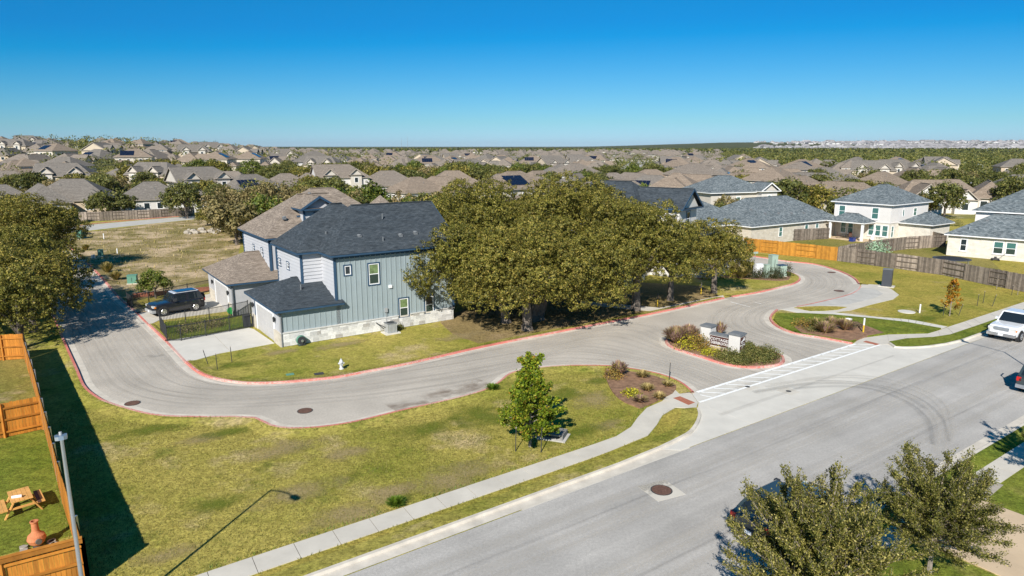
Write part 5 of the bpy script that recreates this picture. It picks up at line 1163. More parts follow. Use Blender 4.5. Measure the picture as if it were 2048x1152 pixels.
# ---- twiggy trees close by
def twig_tree(name, label, loc, h, r, base, limbs, twigs, lv, lsize, mat, bark, seed, lean=.55, cone=False, asp=.5, upright=.35, tr=.09, leaders=None):
    random.seed(seed); np_r = np.random.default_rng(seed); t = thing(name, label, 'tree', loc); segs = []; C = []; D = []
    top = (random.uniform(-.1, .1), random.uniform(-.1, .1), h * (.9 if cone else .55))
    segs += [((0, 0, -.05), (0, 0, base), tr, tr * .8), ((0, 0, base - .02), top, tr * .8, tr * .25)]
    if leaders:
        for (a, b, c) in leaders: segs.append((top, (a, b, c), tr * .3, tr * .08))
    for i in range(limbs):
        f = (i + .5) / limbs; a = i * 2.39996 + random.uniform(-.3, .3)
        if cone:
            z0 = base * .75 + (h * .78 - base * .75) * f; L = r * (1 - f) ** .75 * random.uniform(.65, 1.15) + .15 * r; up_ = .35 + .5 * f
            s = Vector((0, 0, z0)); e = s + Vector((math.cos(a) * L, math.sin(a) * L, L * up_))
        else:
            z0 = base + (h * .5 - base) * f * .8; el = R(4 + 70 * f * random.uniform(.7, 1.1)); L = random.uniform(.75, 1.12)
            s = Vector((0, 0, z0)); e = s + Vector((math.cos(a) * math.cos(el) * r * L, math.sin(a) * math.cos(el) * r * L, math.sin(el) * (h - z0) * L))
        m = s.lerp(e, .5) + Vector((random.uniform(-.1, .1), random.uniform(-.1, .1), random.uniform(0, .15))) * r * .4
        segs += [(s, m, tr * .35, tr * .2), (m, e, tr * .2, tr * .05)]
        dirn = (e - s).normalized()
        for j in range(twigs):
            q = random.uniform(.22, 1.0); p = s.lerp(m, q * 2) if q < .5 else m.lerp(e, q * 2 - 1)
            td = (dirn * .8 + Vector((random.uniform(-1, 1), random.uniform(-1, 1), random.uniform(-.5, .9) + upright)) * .75).normalized(); TL = r * random.uniform(.1, .3) * (1.25 - .6 * q)
            segs.append((p, p + td * TL, tr * .05, tr * .015))
            for k in range(lv): C.append(p + td * TL * random.uniform(.1, 1.08) + Vector((random.gauss(0, 1), random.gauss(0, 1), random.gauss(0, 1))) * lsize * .55); D.append(td)
    if leaders:
        for (a, b, c) in leaders:
            for k in range(int(lv * 14)): q = random.random(); p = Vector(top).lerp(Vector((a, b, c)), q); C.append(p + Vector((random.gauss(0, 1), random.gauss(0, 1), random.gauss(0, 1))) * lsize * (1.1 - .6 * q)); D.append(Vector((a, b, c)) - Vector(top))
    C = np.array([list(c) for c in C]); D = unit(np.array([list(d) for d in D]) + np_r.normal(size=(len(D), 3)) * .7)
    nr = unit(np_r.normal(size=C.shape) + np.array([0, 0, .5]))
    link('crown', quads('crown', leaves(C, nr, np_r.uniform(.6, 1.3, len(C)) * lsize, asp, D), MAT[mat]), t)
    mb = MB()
    for k, (p, q, r0, r1) in enumerate(segs): mb.tube(p, q, max(r0, .004), max(r1, .003), 6 if r0 > tr * .3 else 3, cap=False)
    link('trunk', mb.mesh('trunk', [MAT[bark]]), t); return t
twig_tree('roadside_tree', 'twiggy olive tree overhanging the dark parked car', P(17.3, 9.2), 5.4, 2.5, 1.4, 92, 34, 30, .08, 'fore', 'bark_pale', 3, asp=.45, tr=.11)
twig_tree('roadside_tree', 'twiggy olive tree beside the tan driveway', P(24.1, 8.95), 4.3, 2.2, 1.1, 80, 32, 28, .075, 'fore', 'bark_pale', 4, asp=.45, tr=.09, upright=.1)
twig_tree('roadside_tree', 'twiggy tree beyond the tan driveway shading the sidewalk', P(35.4, 8.0), 4.6, 2.0, 1.25, 40, 22, 30, .09, 'fore', 'bark_pale', 14, asp=.45, tr=.09)
twig_tree('young_tree', 'young bright green tree with three leading shoots on the lawn', G(1060, 893), 4.6, 1.45, .5, 52, 12, 30, .13, 'young', 'bark_pale', 6, cone=True, asp=.75, tr=.085, leaders=[(-.55, 0, 4.5), (-.12, .1, 4.75), (.55, -.1, 4.7)])
twig_tree('young_tree', 'thin orange-leaved sapling by the golden lawn sidewalk', G(1899, 632), 3.9, .75, .7, 22, 4, 11, .16, 'autumn', 'bark_pale', 9, cone=True, asp=.75, tr=.05)
for px, py, h, lab in ((1993, 578, 1.7, 'bare sapling stem near the weathered fence'), (2035, 590, 1.9, 'bare staked sapling at the end of the golden lawn')):
    twig_tree('bare_sapling', lab, G(px, py), h, .5, .5, 9, 3, 1, .05, 'muhly', 'bark_pale', int(px), cone=True, tr=.03)

# ---- shrubs and ornamental grasses
def mound(name, label, loc, r, h, mat, n=700, size=.1, cat='shrub', z=0.0, group=None):
    t = thing(name, label, cat, (loc[0], loc[1], z), random.uniform(0, 6), group)
    d = unit(rng.normal(size=(n, 3)) + np.array([0, 0, .4])); d[:, 2] = np.abs(d[:, 2]); k = rng.uniform(.45, 1.05, n) * (1 + .2 * np.sin(d[:, 0] * 7) * np.cos(d[:, 1] * 6))
    c = d * k[:, None] * np.array([r, r, h]); link('foliage', quads('foliage', leaves(c, unit(d + rng.normal(size=(n, 3)) * .8), rng.uniform(.6, 1.4, n) * size), MAT[mat]), t)
    mb = MB()
    for i in range(5): a = i * 1.26; mb.tube((0, 0, -.02), (math.cos(a) * r * .6, math.sin(a) * r * .6, h * .6), .015, .006, 4)
    mb.build('stems', MAT['bark'], t); return t
def tuft(name, label, loc, r, h, mats, n=260, z=0.0, cat='ornamental grass', wide=.03):
    t = thing(name, label, cat, (loc[0], loc[1], z), 0)
    for mi, (mat, f, nn) in enumerate(mats):
        a = rng.uniform(0, 2 * math.pi, nn); lean = rng.uniform(.1, 1, nn); hh = h * rng.uniform(.6, 1.05, nn) * (1 - .35 * lean ** 2)
        p0 = np.stack([np.cos(a) * .12 * r, np.sin(a) * .12 * r, np.zeros(nn)], 1); tip = np.stack([np.cos(a) * r * lean, np.sin(a) * r * lean, hh], 1)
        st = p0 + (tip - p0) * f; sx = np.stack([-np.sin(a), np.cos(a), np.zeros(nn)], 1) * wide * rng.uniform(.6, 1.4, nn)[:, None]
        m = (st + tip) / 2 + np.array([0, 0, .12 * h]); V = np.stack([st - sx * .5, st + sx * .5, m + sx, m - sx], 1); V2 = np.stack([m - sx, m + sx, tip + sx * .2, tip - sx * .2], 1)
        link('blades' if mi == 0 else 'plumes', quads('blades', np.concatenate([V, V2]), MAT[mat]), t)
    return t
random.seed(21)
# island planting
tuft('muhly_grass', 'purple-plumed grass clump at the tip of the entry island', G(1352, 688), 1.2, 1.3, [('muhly', 0, 700), ('muhly_purple', .6, 520)], z=.1)
tuft('muhly_grass', 'second purple-plumed grass clump on the entry island', G(1378, 683), 1.0, 1.25, [('muhly', 0, 360), ('muhly_purple', .6, 480)], z=.1)
mound('island_shrub', 'rust-tipped shrub between the purple grass and the entry sign', G(1390, 696), 1.2, 1.15, 'shrub_rust', 1500, .1, z=.1)
mound('island_shrub', 'yellow-green shrub under the rust-tipped island shrub', G(1373, 700), .95, .95, 'shrub_yellow', 500, .1, z=.1)
mound('island_shrub', 'tall rust shrub against the sign pier', G(1402, 700), .8, .9, 'shrub_rust', 800, .1, z=.1)
mound('island_shrub', 'bright yellow shrub before the sign panel', G(1430, 713), .85, .6, 'shrub_yellow', 520, .09, z=.1)
mound('island_shrub', 'pale green low shrub before the sign panel', G(1411, 710), .55, .45, 'shrub_yellow', 350, .09, z=.1)
for px, py, r_, h_, lab in ((1455, 721, .95, .8, 'round green mounded shrub nearest the sign base'), (1478, 727, .95, .65, 'round green mounded shrub spilling over the red kerb'), (1500, 715, 1.15, .8, 'largest green mounded shrub beside the emblem pier'), (1522, 723, 1.05, .65, 'broad green mounded shrub on the island end'), (1533, 714, 1.05, .7, 'green mounded shrub at the back of the island end'), (1495, 705, .7, .75, 'green shrub close against the sign pier')):
    mound('island_shrub', lab, G(px, py), r_, h_, 'shrub', 2600, .085, z=.1)
tuft('muhly_grass', 'thin pink grass behind the sign piers', G(1440, 672), .7, 1.1, [('muhly', 0, 80), ('muhly_purple', .5, 160)], z=.1)
mound('bare_shrub', 'twiggy dark shrub at the island end', G(1548, 720), .5, .35, 'shrub_dark', 160, .07, z=.1)
# right planter
mound('planter_shrub', 'red-green shrub at the kerb bend of the grassed planter', G(1606, 656), .95, .85, 'shrub_rust', 900, .09, z=.115)
for px, py, mm, lab in ((1634, 660, 'muhly', 'tan grass clump next to the red-green planter shrub'), (1662, 658, 'muhly', 'tall grass clump in the middle of the grassed planter'), (1690, 662, 'muhly', 'grass clump beside the yellow marker post'), (1650, 668, 'muhly', 'low grass clump on the planter kerb side')):
    tuft('muhly_grass', lab, G(px, py), 1.1, .95, [(mm, 0, 260), ('muhly_purple' if px > 1640 else 'blade_green', .3, 160)], z=.11)
mound('planter_shrub', 'dark low shrub beside the marker post', G(1708, 655), .7, .5, 'shrub_dark', 500, .08, z=.11)
mound('planter_shrub', 'green low shrub in the grassed planter', G(1622, 664), .7, .4, 'shrub', 450, .08, z=.11)
# left mulch bed
mound('bed_shrub', 'rust shrub at the corner of the brown mulch bed', G(1226, 757), .75, .8, 'shrub_rust', 650, .1, z=.08)
tuft('muhly_grass', 'purple grass at the corner of the brown mulch bed', G(1238, 752), .7, 1.0, [('muhly', 0, 160), ('muhly_purple', .5, 260)], z=.08)
mound('bed_shrub', 'yellow-flowered shrub in the middle of the mulch bed', G(1262, 792), .6, .4, 'shrub_yellow', 420, .1, z=.08)
tuft('muhly_grass', 'tan grass in the mulch bed middle', G(1295, 783), .6, .45, [('muhly', 0, 220)], z=.08)
tuft('muhly_grass', 'straw grass at the kerb side of the mulch bed', G(1285, 757), .6, .5, [('muhly', 0, 240)], z=.08)
tuft('muhly_grass', 'loose brown grass beside the yellow-flowered shrub', G(1280, 806), .6, .4, [('muhly_purple', 0, 160), ('muhly', 0, 120)], z=.08)
tuft('muhly_grass', 'tan grass at the mulch bed sidewalk edge', G(1318, 800), .55, .45, [('muhly', 0, 200)], z=.08)
tuft('muhly_grass', 'tan grass near the thin stake in the mulch bed', G(1335, 775), .5, .4, [('muhly', 0, 160)], z=.08)
# shrubs near the oaks and meter boxes
for px, py, r_, h_, mm, lab in ((1418, 558, 1.3, 1.5, 'shrub_yellow', 'bright yellow shrub beneath the outermost oak'), (1450, 555, 1.4, 1.6, 'shrub_yellow', 'yellow shrub beside the tan grasses'), (1505, 556, .9, 1.2, 'shrub_dark', 'dark shrub before the white meter box'), (1525, 556, 1.0, 1.2, 'shrub_dark', 'dark shrub before the pale green cabinet'), (1542, 556, .9, 1.3, 'shrub_dark', 'dark shrub before the blue-topped cabinet'), (1557, 557, .8, 1.3, 'shrub_dark', 'dark shrub nearest the kerb bend'), (1573, 552, .9, 1.6, 'shrub_dark', 'reddish dark shrub between the blue-topped cabinet and the kerb')):
    mound('bed_shrub', lab, G(px, py), r_, h_, mm, 900, .11)
for px, py, lab in ((1483, 556, 'tall golden grass clump beside the yellow shrub'), (1500, 545, 'golden grass clump behind the white meter box'), (1470, 548, 'golden grass clump beneath the oak edge')):
    tuft('golden_grass', lab, G(px, py), 1.2, 1.3, [('muhly', 0, 700)], wide=.045)
mound('wall_shrub', 'small green shrub beside the condenser unit', at1(9.35, -.55), .4, .55, 'shrub', 420, .08)
for px, py, r_, h_, lab in ((372, 664, .9, .9, 'tan shrub at the iron fence corner'), (405, 657, 1.3, 1.0, 'broad greyish shrub inside the iron fence'), (432, 652, .9, .8, 'shrub inside the iron fence near the house')):
    mound('garden_shrub', lab, G(px, py), r_, h_, 'tree_tan', 900, .08)
mound('agave', 'pale blue-green spiky plant behind the weathered fence', G(1752, 512), 2.0, 2.2, 'agave', 900, .22)
mound('yard_shrub', 'round clipped shrub beyond the patio house wing', G(1912, 452), 1.3, 1.5, 'shrub', 500, .15)
tuft('tall_weed', 'dark green grass clump on the lawn beside the sidewalk', G(792, 1012), .5, .4, [('blade_green', 0, 420)], wide=.02, cat='grass')
tuft('tall_weed', 'green weed clump growing over the loop street kerb', G(985, 780), .6, .4, [('blade_green', 0, 420)], wide=.02, cat='grass')
for px, py, h_, lab in ((215, 545, 1.3, 'feathery yellow weed bush near the loop street kerb'), (232, 560, 1.1, 'yellow weed clump beside the green utility pedestal'), (160, 470, 1.6, 'tall pale weed at the street corner of the vacant lot'), (172, 500, .9, 'low weed bush on the vacant lot edge'), (520, 455, 1.2, 'tall dry weeds beside the brown-roofed house'), (475, 468, .9, 'reddish dry weeds at the vacant lot back')):
    tuft('weed_bush', lab, G(px, py), h_ * .8, h_, [('muhly', 0, 260), ('blade', .2, 220)], wide=.04)
# grass blades over the lawns
def lawn_blades(name, poly, n, mat, h, lab, z=0.0, wd=.012):
    xs = [p[0] for p in poly]; ys = [p[1] for p in poly]; A = np.array(poly)
    X = rng.uniform(min(xs), max(xs), n); Y = rng.uniform(min(ys), max(ys), n); ins = np.zeros(n, bool); j = len(A) - 1
    for i in range(len(A)):
        c = ((A[i, 1] > Y) != (A[j, 1] > Y)) & (X < (A[j, 0] - A[i, 0]) * (Y - A[i, 1]) / (A[j, 1] - A[i, 1] + 1e-12) + A[i, 0]); ins ^= c; j = i
    X, Y = X[ins], Y[ins]; m = len(X); a = rng.uniform(0, 6.28, m); hh = h * rng.uniform(.5, 1.4, m); ln = rng.uniform(.2, 1.0, m) * hh
    b = np.stack([X, Y, np.full(m, z)], 1); sx = np.stack([-np.sin(a), np.cos(a), np.zeros(m)], 1) * wd; tip = b + np.stack([np.cos(a) * ln, np.sin(a) * ln, hh], 1)
    o = link(name, quads(name, np.stack([b - sx, b + sx, tip + sx * .3, tip - sx * .3], 1), MAT[mat]), kind='stuff'); tag(o, lab, 'grass')
low = [P(-4, 23.5), P(20.5, 23.5)] + GL([(1243, 868), (1266, 848), (1277, 830), (1245, 808), (1222, 785), (1207, 745), (1060, 745), (1025, 755), (1000, 775), (905, 808), (752, 843), (636, 864), (540, 861), (508, 845), (300, 840), (220, 818), (165, 785)]) + [(-24, 33), (-16, 22)]
lawn_blades('lawn_grass', low, 150000, 'blade', .05, 'short yellow-green grass blades over the lower lawn')
def band(pl, d0, d1): return offset(pl, d0) + offset(pl, d1)[::-1]
lawn_blades('edge_grass', band(OUT[60:], -.02, -.3), 150000, 'blade_green', .11, 'longer green grass along the outer loop street kerb', z=.1)
lawn_blades('edge_grass', band(w1B, .03, .28), 200000, 'blade_green', .09, 'longer green grass along the sidewalk edge')
lawn_blades('edge_grass', band(w1A, -.03, -.2), 200000, 'blade', .08, 'ragged grass between sidewalk and main street kerb')
lawn_blades('edge_grass', band(IN3, .02, .25), 200000, 'blade', .1, 'ragged grass along the red kerb before the blue-green house', z=.1)
lot = GL([(135, 470), (197, 543), (240, 586), (300, 580), (400, 556), (468, 520), (485, 470), (440, 442), (390, 441), (280, 453)])
lawn_blades('lot_weeds', lot, 1500, 'muhly', .3, 'dry tan weeds over the vacant lot', wd=.05)
lawn_blades('lot_weeds', lot, 2200, 'blade', .22, 'olive green weeds over the vacant lot', wd=.05)
# ------------------------------------------------------------------ vehicles
def car(name, label, loc, heading, paint, L=4.6, W=1.84, hood=.98, belt=1.0, roof=1.5, ws0=1.0, ws1=.25, r1=-1.3, r0=-1.9, wx=(1.4, -1.4), wr=.34, clear=.2, nose=.1, tail=.06, cat='car', two_tone=None, bed=False, tumble=.16, rack=False, cladding=None, group=None, grille='dark_plastic', bump='dark_plastic', z=0.0, roofmat=None, noparts=False):
    t = thing(name, label, cat, (loc[0], loc[1], z), heading, group); x0, x1 = -L / 2, L / 2; hw = W / 2
    st = [(x0, .80, clear + .22, belt - .12), (x0 + tail * 2, .95, clear + .05, belt - .02), (x0 + .5, 1, clear, belt), (r0, 1, clear, belt), (0, 1, clear, belt), (ws0, 1, clear, belt), (ws0 + .12, .99, clear, min(belt, hood + .05)), ((ws0 + x1) / 2, .98, clear, hood), (x1 - .35, .95, clear, hood - .05), (x1 - nose, .88, clear + .08, hood - .16), (x1, .74, clear + .25, hood - .34)]
    def ring(x, k, zb, zt):
        h = hw * k; pts = [(h * .86, zb), (h * .97, zb + .12), (h, zb + (zt - zb) * .5), (h * .985, zt - .12), (h * .93, zt - .025), (h * .7, zt), (0, zt + .015)]
        return [(x, y, z_) for y, z_ in pts] + [(x, -y, z_) for y, z_ in pts[-2::-1]]
    RG = [ring(*s_) for s_ in st]; mb = MB(); nR = len(RG[0])
    for i in range(len(RG) - 1):
        for j in range(nR - 1): mb.face([RG[i][j], RG[i][j + 1], RG[i + 1][j + 1], RG[i + 1][j]][::-1], 1 if (cladding and j in (0, nR - 2)) else 0)
        mb.face([RG[i][0], RG[i + 1][0], RG[i + 1][-1], RG[i][-1]][::-1], 0)
    mb.face(RG[0]); mb.face(RG[-1][::-1])
    body = mb.build('body', [MAT[paint], MAT[cladding or paint]], t, smooth=False)
    # cabin
    hb, hr_ = hw * .95, hw * (1 - tumble) * .95; zb = belt - .03
    A = {s_: [(ws0, s_ * hb, zb), (ws1, s_ * hr_, roof - .05), (r1, s_ * hr_, roof - .05), (r0, s_ * hb, zb)] for s_ in (1, -1)}
    m = MB(); rc = [(ws1 - .12, .8, roof), (r1 + .12, .8, roof)]
    for s_ in (1, -1):
        q = A[s_]; m.face(q[::-1] if s_ > 0 else q)
    m.face([A[1][0], A[1][1], A[-1][1], A[-1][0]]); m.face([A[1][2], A[1][3], A[-1][3], A[-1][2]])
    T = [(ws1 - .1, hr_ * .88, roof), (r1 + .1, hr_ * .88, roof), (r1 + .1, -hr_ * .88, roof), (ws1 - .1, -hr_ * .88, roof)]; E_ = [A[1][1], A[1][2], A[-1][2], A[-1][1]]
    m.face(T[::-1])
    for i in range(4): m.face([E_[i], E_[(i + 1) % 4], T[(i + 1) % 4], T[i]][::-1])
    m.build('cabin', MAT[roofmat or paint], t)
    def pane(nm, c4, k=.86, off=.012, mat='car_glass'):
        c4 = [Vector(p) for p in c4]; c = sum(c4, Vector()) / 4; n = (c4[1] - c4[0]).cross(c4[2] - c4[0]).normalized()
        if n.dot(c - Vector(((ws0 + r0) / 2, 0, belt))) < 0: n = -n; 
        q = [c + (p - c) * k + n * off for p in c4]; w_ = [p - n * .03 for p in q]; mm = MB()
        if (q[1] - q[0]).cross(q[2] - q[0]).dot(n) < 0: q = q[::-1]; w_ = w_[::-1]
        mm.face(q)
        for i in range(4): mm.face([q[i], w_[i], w_[(i + 1) % 4], q[(i + 1) % 4]])
        mm.build(nm, MAT[mat], t)
    pane('windshield', [A[1][0], A[1][1], A[-1][1], A[-1][0]], .9); pane('rear_window', [A[1][3], A[1][2], A[-1][2], A[-1][3]], .82)
    nw = 2 if L < 5.5 else 2
    for s_ in (1, -1):
        a, b, c, d = [Vector(p) for p in A[s_]]
        for i in range(nw):
            f0, f1 = i / nw + .015, (i + 1) / nw - .015
            pane('side_window', [a.lerp(d, f0) + Vector((0, 0, .04)), b.lerp(c, f0), b.lerp(c, f1), a.lerp(d, f1) + Vector((0, 0, .04))], .86)
            m = MB(); hx = a.lerp(d, f1).x + .12; m.box(hx - .09, hx + .09, s_ * hw * .99 - .015, s_ * hw * .99 + .015, belt - .2, belt - .165); m.build('door_handle', MAT['chrome'], t)
        m = MB(); m.box(ws0 - .42, ws0 - .24, s_ * (hw + .06) - .09, s_ * (hw + .06) + .11, belt + .02, belt + .2); m.build('mirror', MAT['dark_plastic' if paint != 'car_white' else 'car_white'], t)
    for wx_ in wx:
        for s_ in (1, -1):
            m = MB(); yy = s_ * (hw - .09); m.tube((wx_, yy - .12 * s_, wr), (wx_, yy + .075 * s_, wr), wr * 1.16, wr * 1.16, 20); m.build('wheel_arch', MAT['dark_plastic'], t)
            m = MB(); m.tube((wx_, yy - .14, wr), (wx_, yy + .14, wr), wr, wr, 20); w_ = m.build('wheel', MAT['tyre'], t); w_.name = 'wheel'
            m = MB(); m.tube((wx_, yy + s_ * .135, wr), (wx_, yy + s_ * .15, wr), wr * .62, wr * .58, 14); rim = m.build('rim', MAT['rim'], w_)
            m = MB()
            for q in range(5):
                an = q * 1.2566 + .3; m.tube((wx_ + math.cos(an) * wr * .38, yy + s_ * .145, wr + math.sin(an) * wr * .38), (wx_ + math.cos(an) * wr * .38, yy + s_ * .154, wr + math.sin(an) * wr * .38), wr * .12, wr * .12, 6)
            m.build('rim_holes', MAT['tyre'], w_, kind='stuff')
    for s_ in (1, -1):
        m = MB(); m.box(x1 - nose - .14, x1 - nose * .3, s_ * hw * .72 - .17, s_ * hw * .72 + .17, hood - .32, hood - .14); m.build('headlight', MAT['lamp_clear'], t)
        m = MB(); m.box(x0 + .0, x0 + .16, s_ * hw * .80 - .12, s_ * hw * .80 + .12, belt - .32, belt - .08); m.build('taillight', MAT['lamp_red'], t)
        m = MB(); m.box(x1 - nose - .2, x1 - nose - .05, s_ * hw * .88 - .06, s_ * hw * .88 + .06, hood - .34, hood - .22); m.build('indicator', MAT['lamp_amber'], t)
    m = MB(); m.box(x1 - .12, x1 + .015, -hw * .5, hw * .5, hood - .36, hood - .12); m.build('grille', MAT[grille], t)
    m = MB(); m.box(x1 - .25, x1 + .05, -hw * .92, hw * .92, clear + .08, clear + .32); m.build('front_bumper', MAT[bump], t)
    m = MB(); m.box(x0 - .06, x0 + .2, -hw * .92, hw * .92, clear + .1, clear + .32); m.build('rear_bumper', MAT[bump], t)
    m = MB(); m.box(x1 + .05, x1 + .06, -.16, .16, clear + .12, clear + .28); m.build('number_plate', MAT['white_plastic'], t)
    m = MB(); m.box(x0 - .072, x0 - .06, -.16, .16, clear + .14, clear + .29); m.build('number_plate', MAT['white_plastic'], t)
    if bed:
        m = MB(); m.box(x0 + .12, r0 - .12, -hw * .82, hw * .82, belt - .012, belt + .022); m.build('bed_liner', MAT['dark_plastic'], t)
    if rack:
        for yy in (-.5, .5): m = MB(); m.bar((ws1 - .3, yy, roof + .09), (r1 + .2, yy, roof + .09), .04, .04); m.build('roof_rail', MAT['dark_plastic'], t)
        for xx in (ws1 - .5, (ws1 + r1) / 2, r1 + .5): m = MB(); m.bar((xx, -.52, roof + .11), (xx, .52, roof + .11), .04, .03); m.build('cross_bar', MAT['dark_plastic'], t)
        for yy in (-.5, .5): m = MB(); m.bar((r1 - .2, yy, roof + .06), (r1 - .2, yy, roof + .55), .05, .05); m.bar((r1 - .2, yy, roof + .55), (r1 + .35, yy, roof + .65), .05, .05); m.build('rack_arm', MAT['dark_plastic'], t)
    return t
# SUV: left wheels touch at the surveyed points
wf, wr_ = Vector(G(327, 633)), Vector(G(393, 622)); dv = (wf - wr_).normalized(); hd = math.atan2(dv.y, dv.x); nrm_ = Vector((dv.y, -dv.x)); cc_ = (wf + wr_) / 2 + nrm_ * .82
car('parked_suv', 'dark blue-black boxy SUV parked on the driveway by the iron fence', cc_, hd, 'car_black', 4.5, 1.9, 1.12, 1.16, 1.82, .75, .35, -1.85, -2.12, (1.38, -1.34), .41, .28, .1, .05, 'SUV', tumble=.1, cladding='dark_plastic', bump='ac_grey', roofmat='car_black', z=.03)
o_ = [o for o in bpy.data.objects if o.get('category') == 'SUV'][0]
m = MB(); m.tube((-2.28, 0, 1.05), (-2.47, 0, 1.05), .36, .36, 18); m.build('spare_wheel', MAT['tyre'], o_)
m = MB(); m.prism([(-1.82, -.6), (-1.7, -.7), (.2, -.7), (.32, -.6), (.32, .6), (.2, .7), (-1.7, .7), (-1.82, .6)], 1.80, 1.845); m.build('white_roof', MAT['car_white'], o_); m = MB(); m.box(-1.66, .02, -.56, .56, 1.845, 1.9); m.build('roof_tray', MAT['car_black'], o_)
pc = P(62.1, 19.4)
car('parked_pickup', 'white pickup truck parked at the kerb of the main street', pc, ROAD_A + math.pi, 'car_white', 5.8, 2.02, 1.18, 1.22, 1.93, 1.15, .55, -.95, -1.15, (1.9, -1.78), .41, .32, .1, .06, 'pickup', bed=True, tumble=.12, bump='chrome', grille='galv', z=.005)
car('parked_car', 'dark car with red tail light parked beneath the twiggy roadside tree', P(22.9, 13.75), ROAD_A, 'car_dark', 4.7, 1.84, .95, .98, 1.46, 1.15, .35, -1.25, -1.95, (1.4, -1.42), .34, .2, z=.005)
car('parked_car', 'dark car with roof rack parked across from the white pickup', P(49.6, 13.5), ROAD_A, 'car_dark', 4.6, 1.85, 1.02, 1.06, 1.68, .9, .3, -1.75, -2.1, (1.38, -1.38), .36, .22, rack=True, tumble=.12, z=.005, bump='galv')
for px, py, lab, pm in ((137, 352, 'white car parked before the far white-walled house', 'car_white'), (62, 349, 'white car at the thicket edge', 'car_white'), (132, 345, 'white van parked behind the white car', 'car_white')):
    g = G(px, py); car('parked_car', lab, g, R(10), pm, 4.7, 1.85, 1.0, 1.05, 1.6, 1.0, .3, -1.6, -2.05, z=hz(*g))

# ------------------------------------------------------------------ street furniture
def lamp(label, base, arm, h=6.53, rise=.56, group=None):
    t = thing('street_lamp', label, 'street lamp', (base[0], base[1], hz(*base) if base[1] > 160 else 0), 0, group)
    m = MB(); m.tube((0, 0, 0), (0, 0, h), .07, .045, 14); m.build('pole', MAT['galv'], t, smooth=True); m = MB(); m.tube((0, 0, 0), (0, 0, .25), .16, .16, 12); m.build('base', MAT['galv'], t)
    e = (arm[0], arm[1], h + rise); m = MB(); pr = None; N = 6
    for i in range(N + 1):
        f = i / N; p = (arm[0] * f, arm[1] * f, h - .03 + (rise + .03) * (1 - (1 - f) ** 1.5))
        if pr: m.tube(pr, p, .036, .034, 8)
        pr = p
    m.build('arm', MAT['galv'], t, smooth=True)
    d = Vector((arm[0], arm[1], 0)).normalized(); a = math.atan2(d.y, d.x); hd_ = MB(); hd_.prism([(-.12, -.07), (.05, -.15), (.45, -.14), (.52, -.06), (.52, .06), (.45, .14), (.05, .15), (-.12, .07)], -.05, .05)
    o = hd_.build('lamp_head', MAT['galv'], t); o.location = e; o.rotation_euler = (0, R(-12), a); o.scale = (.95, .95, .95)
    m = MB(); m.tube((.1, 0, .05), (.1, 0, .13), .04, .04, 10); m.build('photocell', MAT['ac_grey'], o); m = MB(); m.box(.1, .42, -.1, .1, -.06, -.048); m.build('lens', MAT['lamp_clear'], o)
    for yy in (-.06, .06): m = MB(); m.box(-.02, .08, yy - .03, yy + .03, .05, .06); m.build('vent_cover', MAT['iron'], o)
    return t
lamp('tall galvanised street lamp beside the orange cedar fence', (-12.73, 18.02), (.93, -1.33))
tip = Vector(G(2008, 704)); hd2 = Vector(G(1934, 685)); sh = Vector((math.sin(SHADOW_AZ), math.cos(SHADOW_AZ))) / math.tan(SUN_EL); b2 = tip - sh * 6.53; arm2 = hd2 - tip - sh * .4
lamp('galvanised street lamp at the kerb across from the white pickup', (b2.x, b2.y), (arm2.x, arm2.y), rise=.4)
for px, py, lab in ((103, 345, 'white street lamp among the far houses by the white cars'), (174, 340, 'thin lamp before the long white far house'), (1794, 362, 'street lamp in the tree line beyond the patio house'), (1634, 362, 'thin lamp by the stone yard wall'), (1962, 360, 'street lamp among the trees at the far edge')):
    g = G(px, py); lamp(lab, g, (-1.6, .4), 6.5, .3)
# entry sign
so = G(1472, 709); t = thing('entry_sign', 'white stone entry monument with dark brown COTTAGES name panel', 'sign', (*so, .08), R(-44))
for nm, u0, u1, w0, w1, h in (('pier', -.42, .42, -.42, .42, 1.42), ('pier', -2.85, -2.05, .0, .8, 1.5)):
    m = MB(); m.box(u0, u1, w0, w1, 0, h); pr_ = m.build(nm, MAT['stucco_white'], t); m = MB(); m.box(u0 - .07, u1 + .07, w0 - .07, w1 + .07, h, h + .08); m.box(u0 + .02, u1 - .02, w0 + .02, w1 - .02, h + .08, h + .12); m.build('cap_stone', MAT['slate_cap'], pr_)
m = MB(); m.box(-2.05, -.42, -.1, .3, 0, 1.08); wl = m.build('sign_wall', MAT['stucco_white'], t); m = MB(); m.box(-2.05, -.42, -.16, .36, 1.08, 1.17); m.build('cap_stone', MAT['slate_cap'], wl)
m = MB(); m.box(-2.05, -.42, -.12, -.1, 0, .22); m.build('stone_footing', MAT['limestone_tan'], wl)
m = MB(); m.box(-2.0, -.46, -.13, -.1, .3, 1.0); pn = m.build('name_panel', MAT['sign_brown'], t)
def put_text(s_, size, loc, parent, rot=(math.pi / 2, 0, 0), mat='white_paint', sx=1.0):
    me = text_mesh(s_, size, 'lettering', .004); me.materials.clear(); me.materials.append(MAT[mat]); o = link('lettering', me, parent, loc, rot); o.scale = (sx, 1, 1); return o
put_text('COTTAGES', .29, (-1.25, -.138, .765), pn, sx=1.0); put_text('THE', .1, (-1.86, -.138, .86), pn); put_text('AT', .1, (-.58, -.138, .70), pn); put_text('DEERBROOKE', .29, (-1.23, -.138, .5), pn, sx=.76)
m = MB(); m.box(.42, .445, -.36, .36, .78, 1.3); lp = m.build('emblem_panel', MAT['sign_brown'], t)
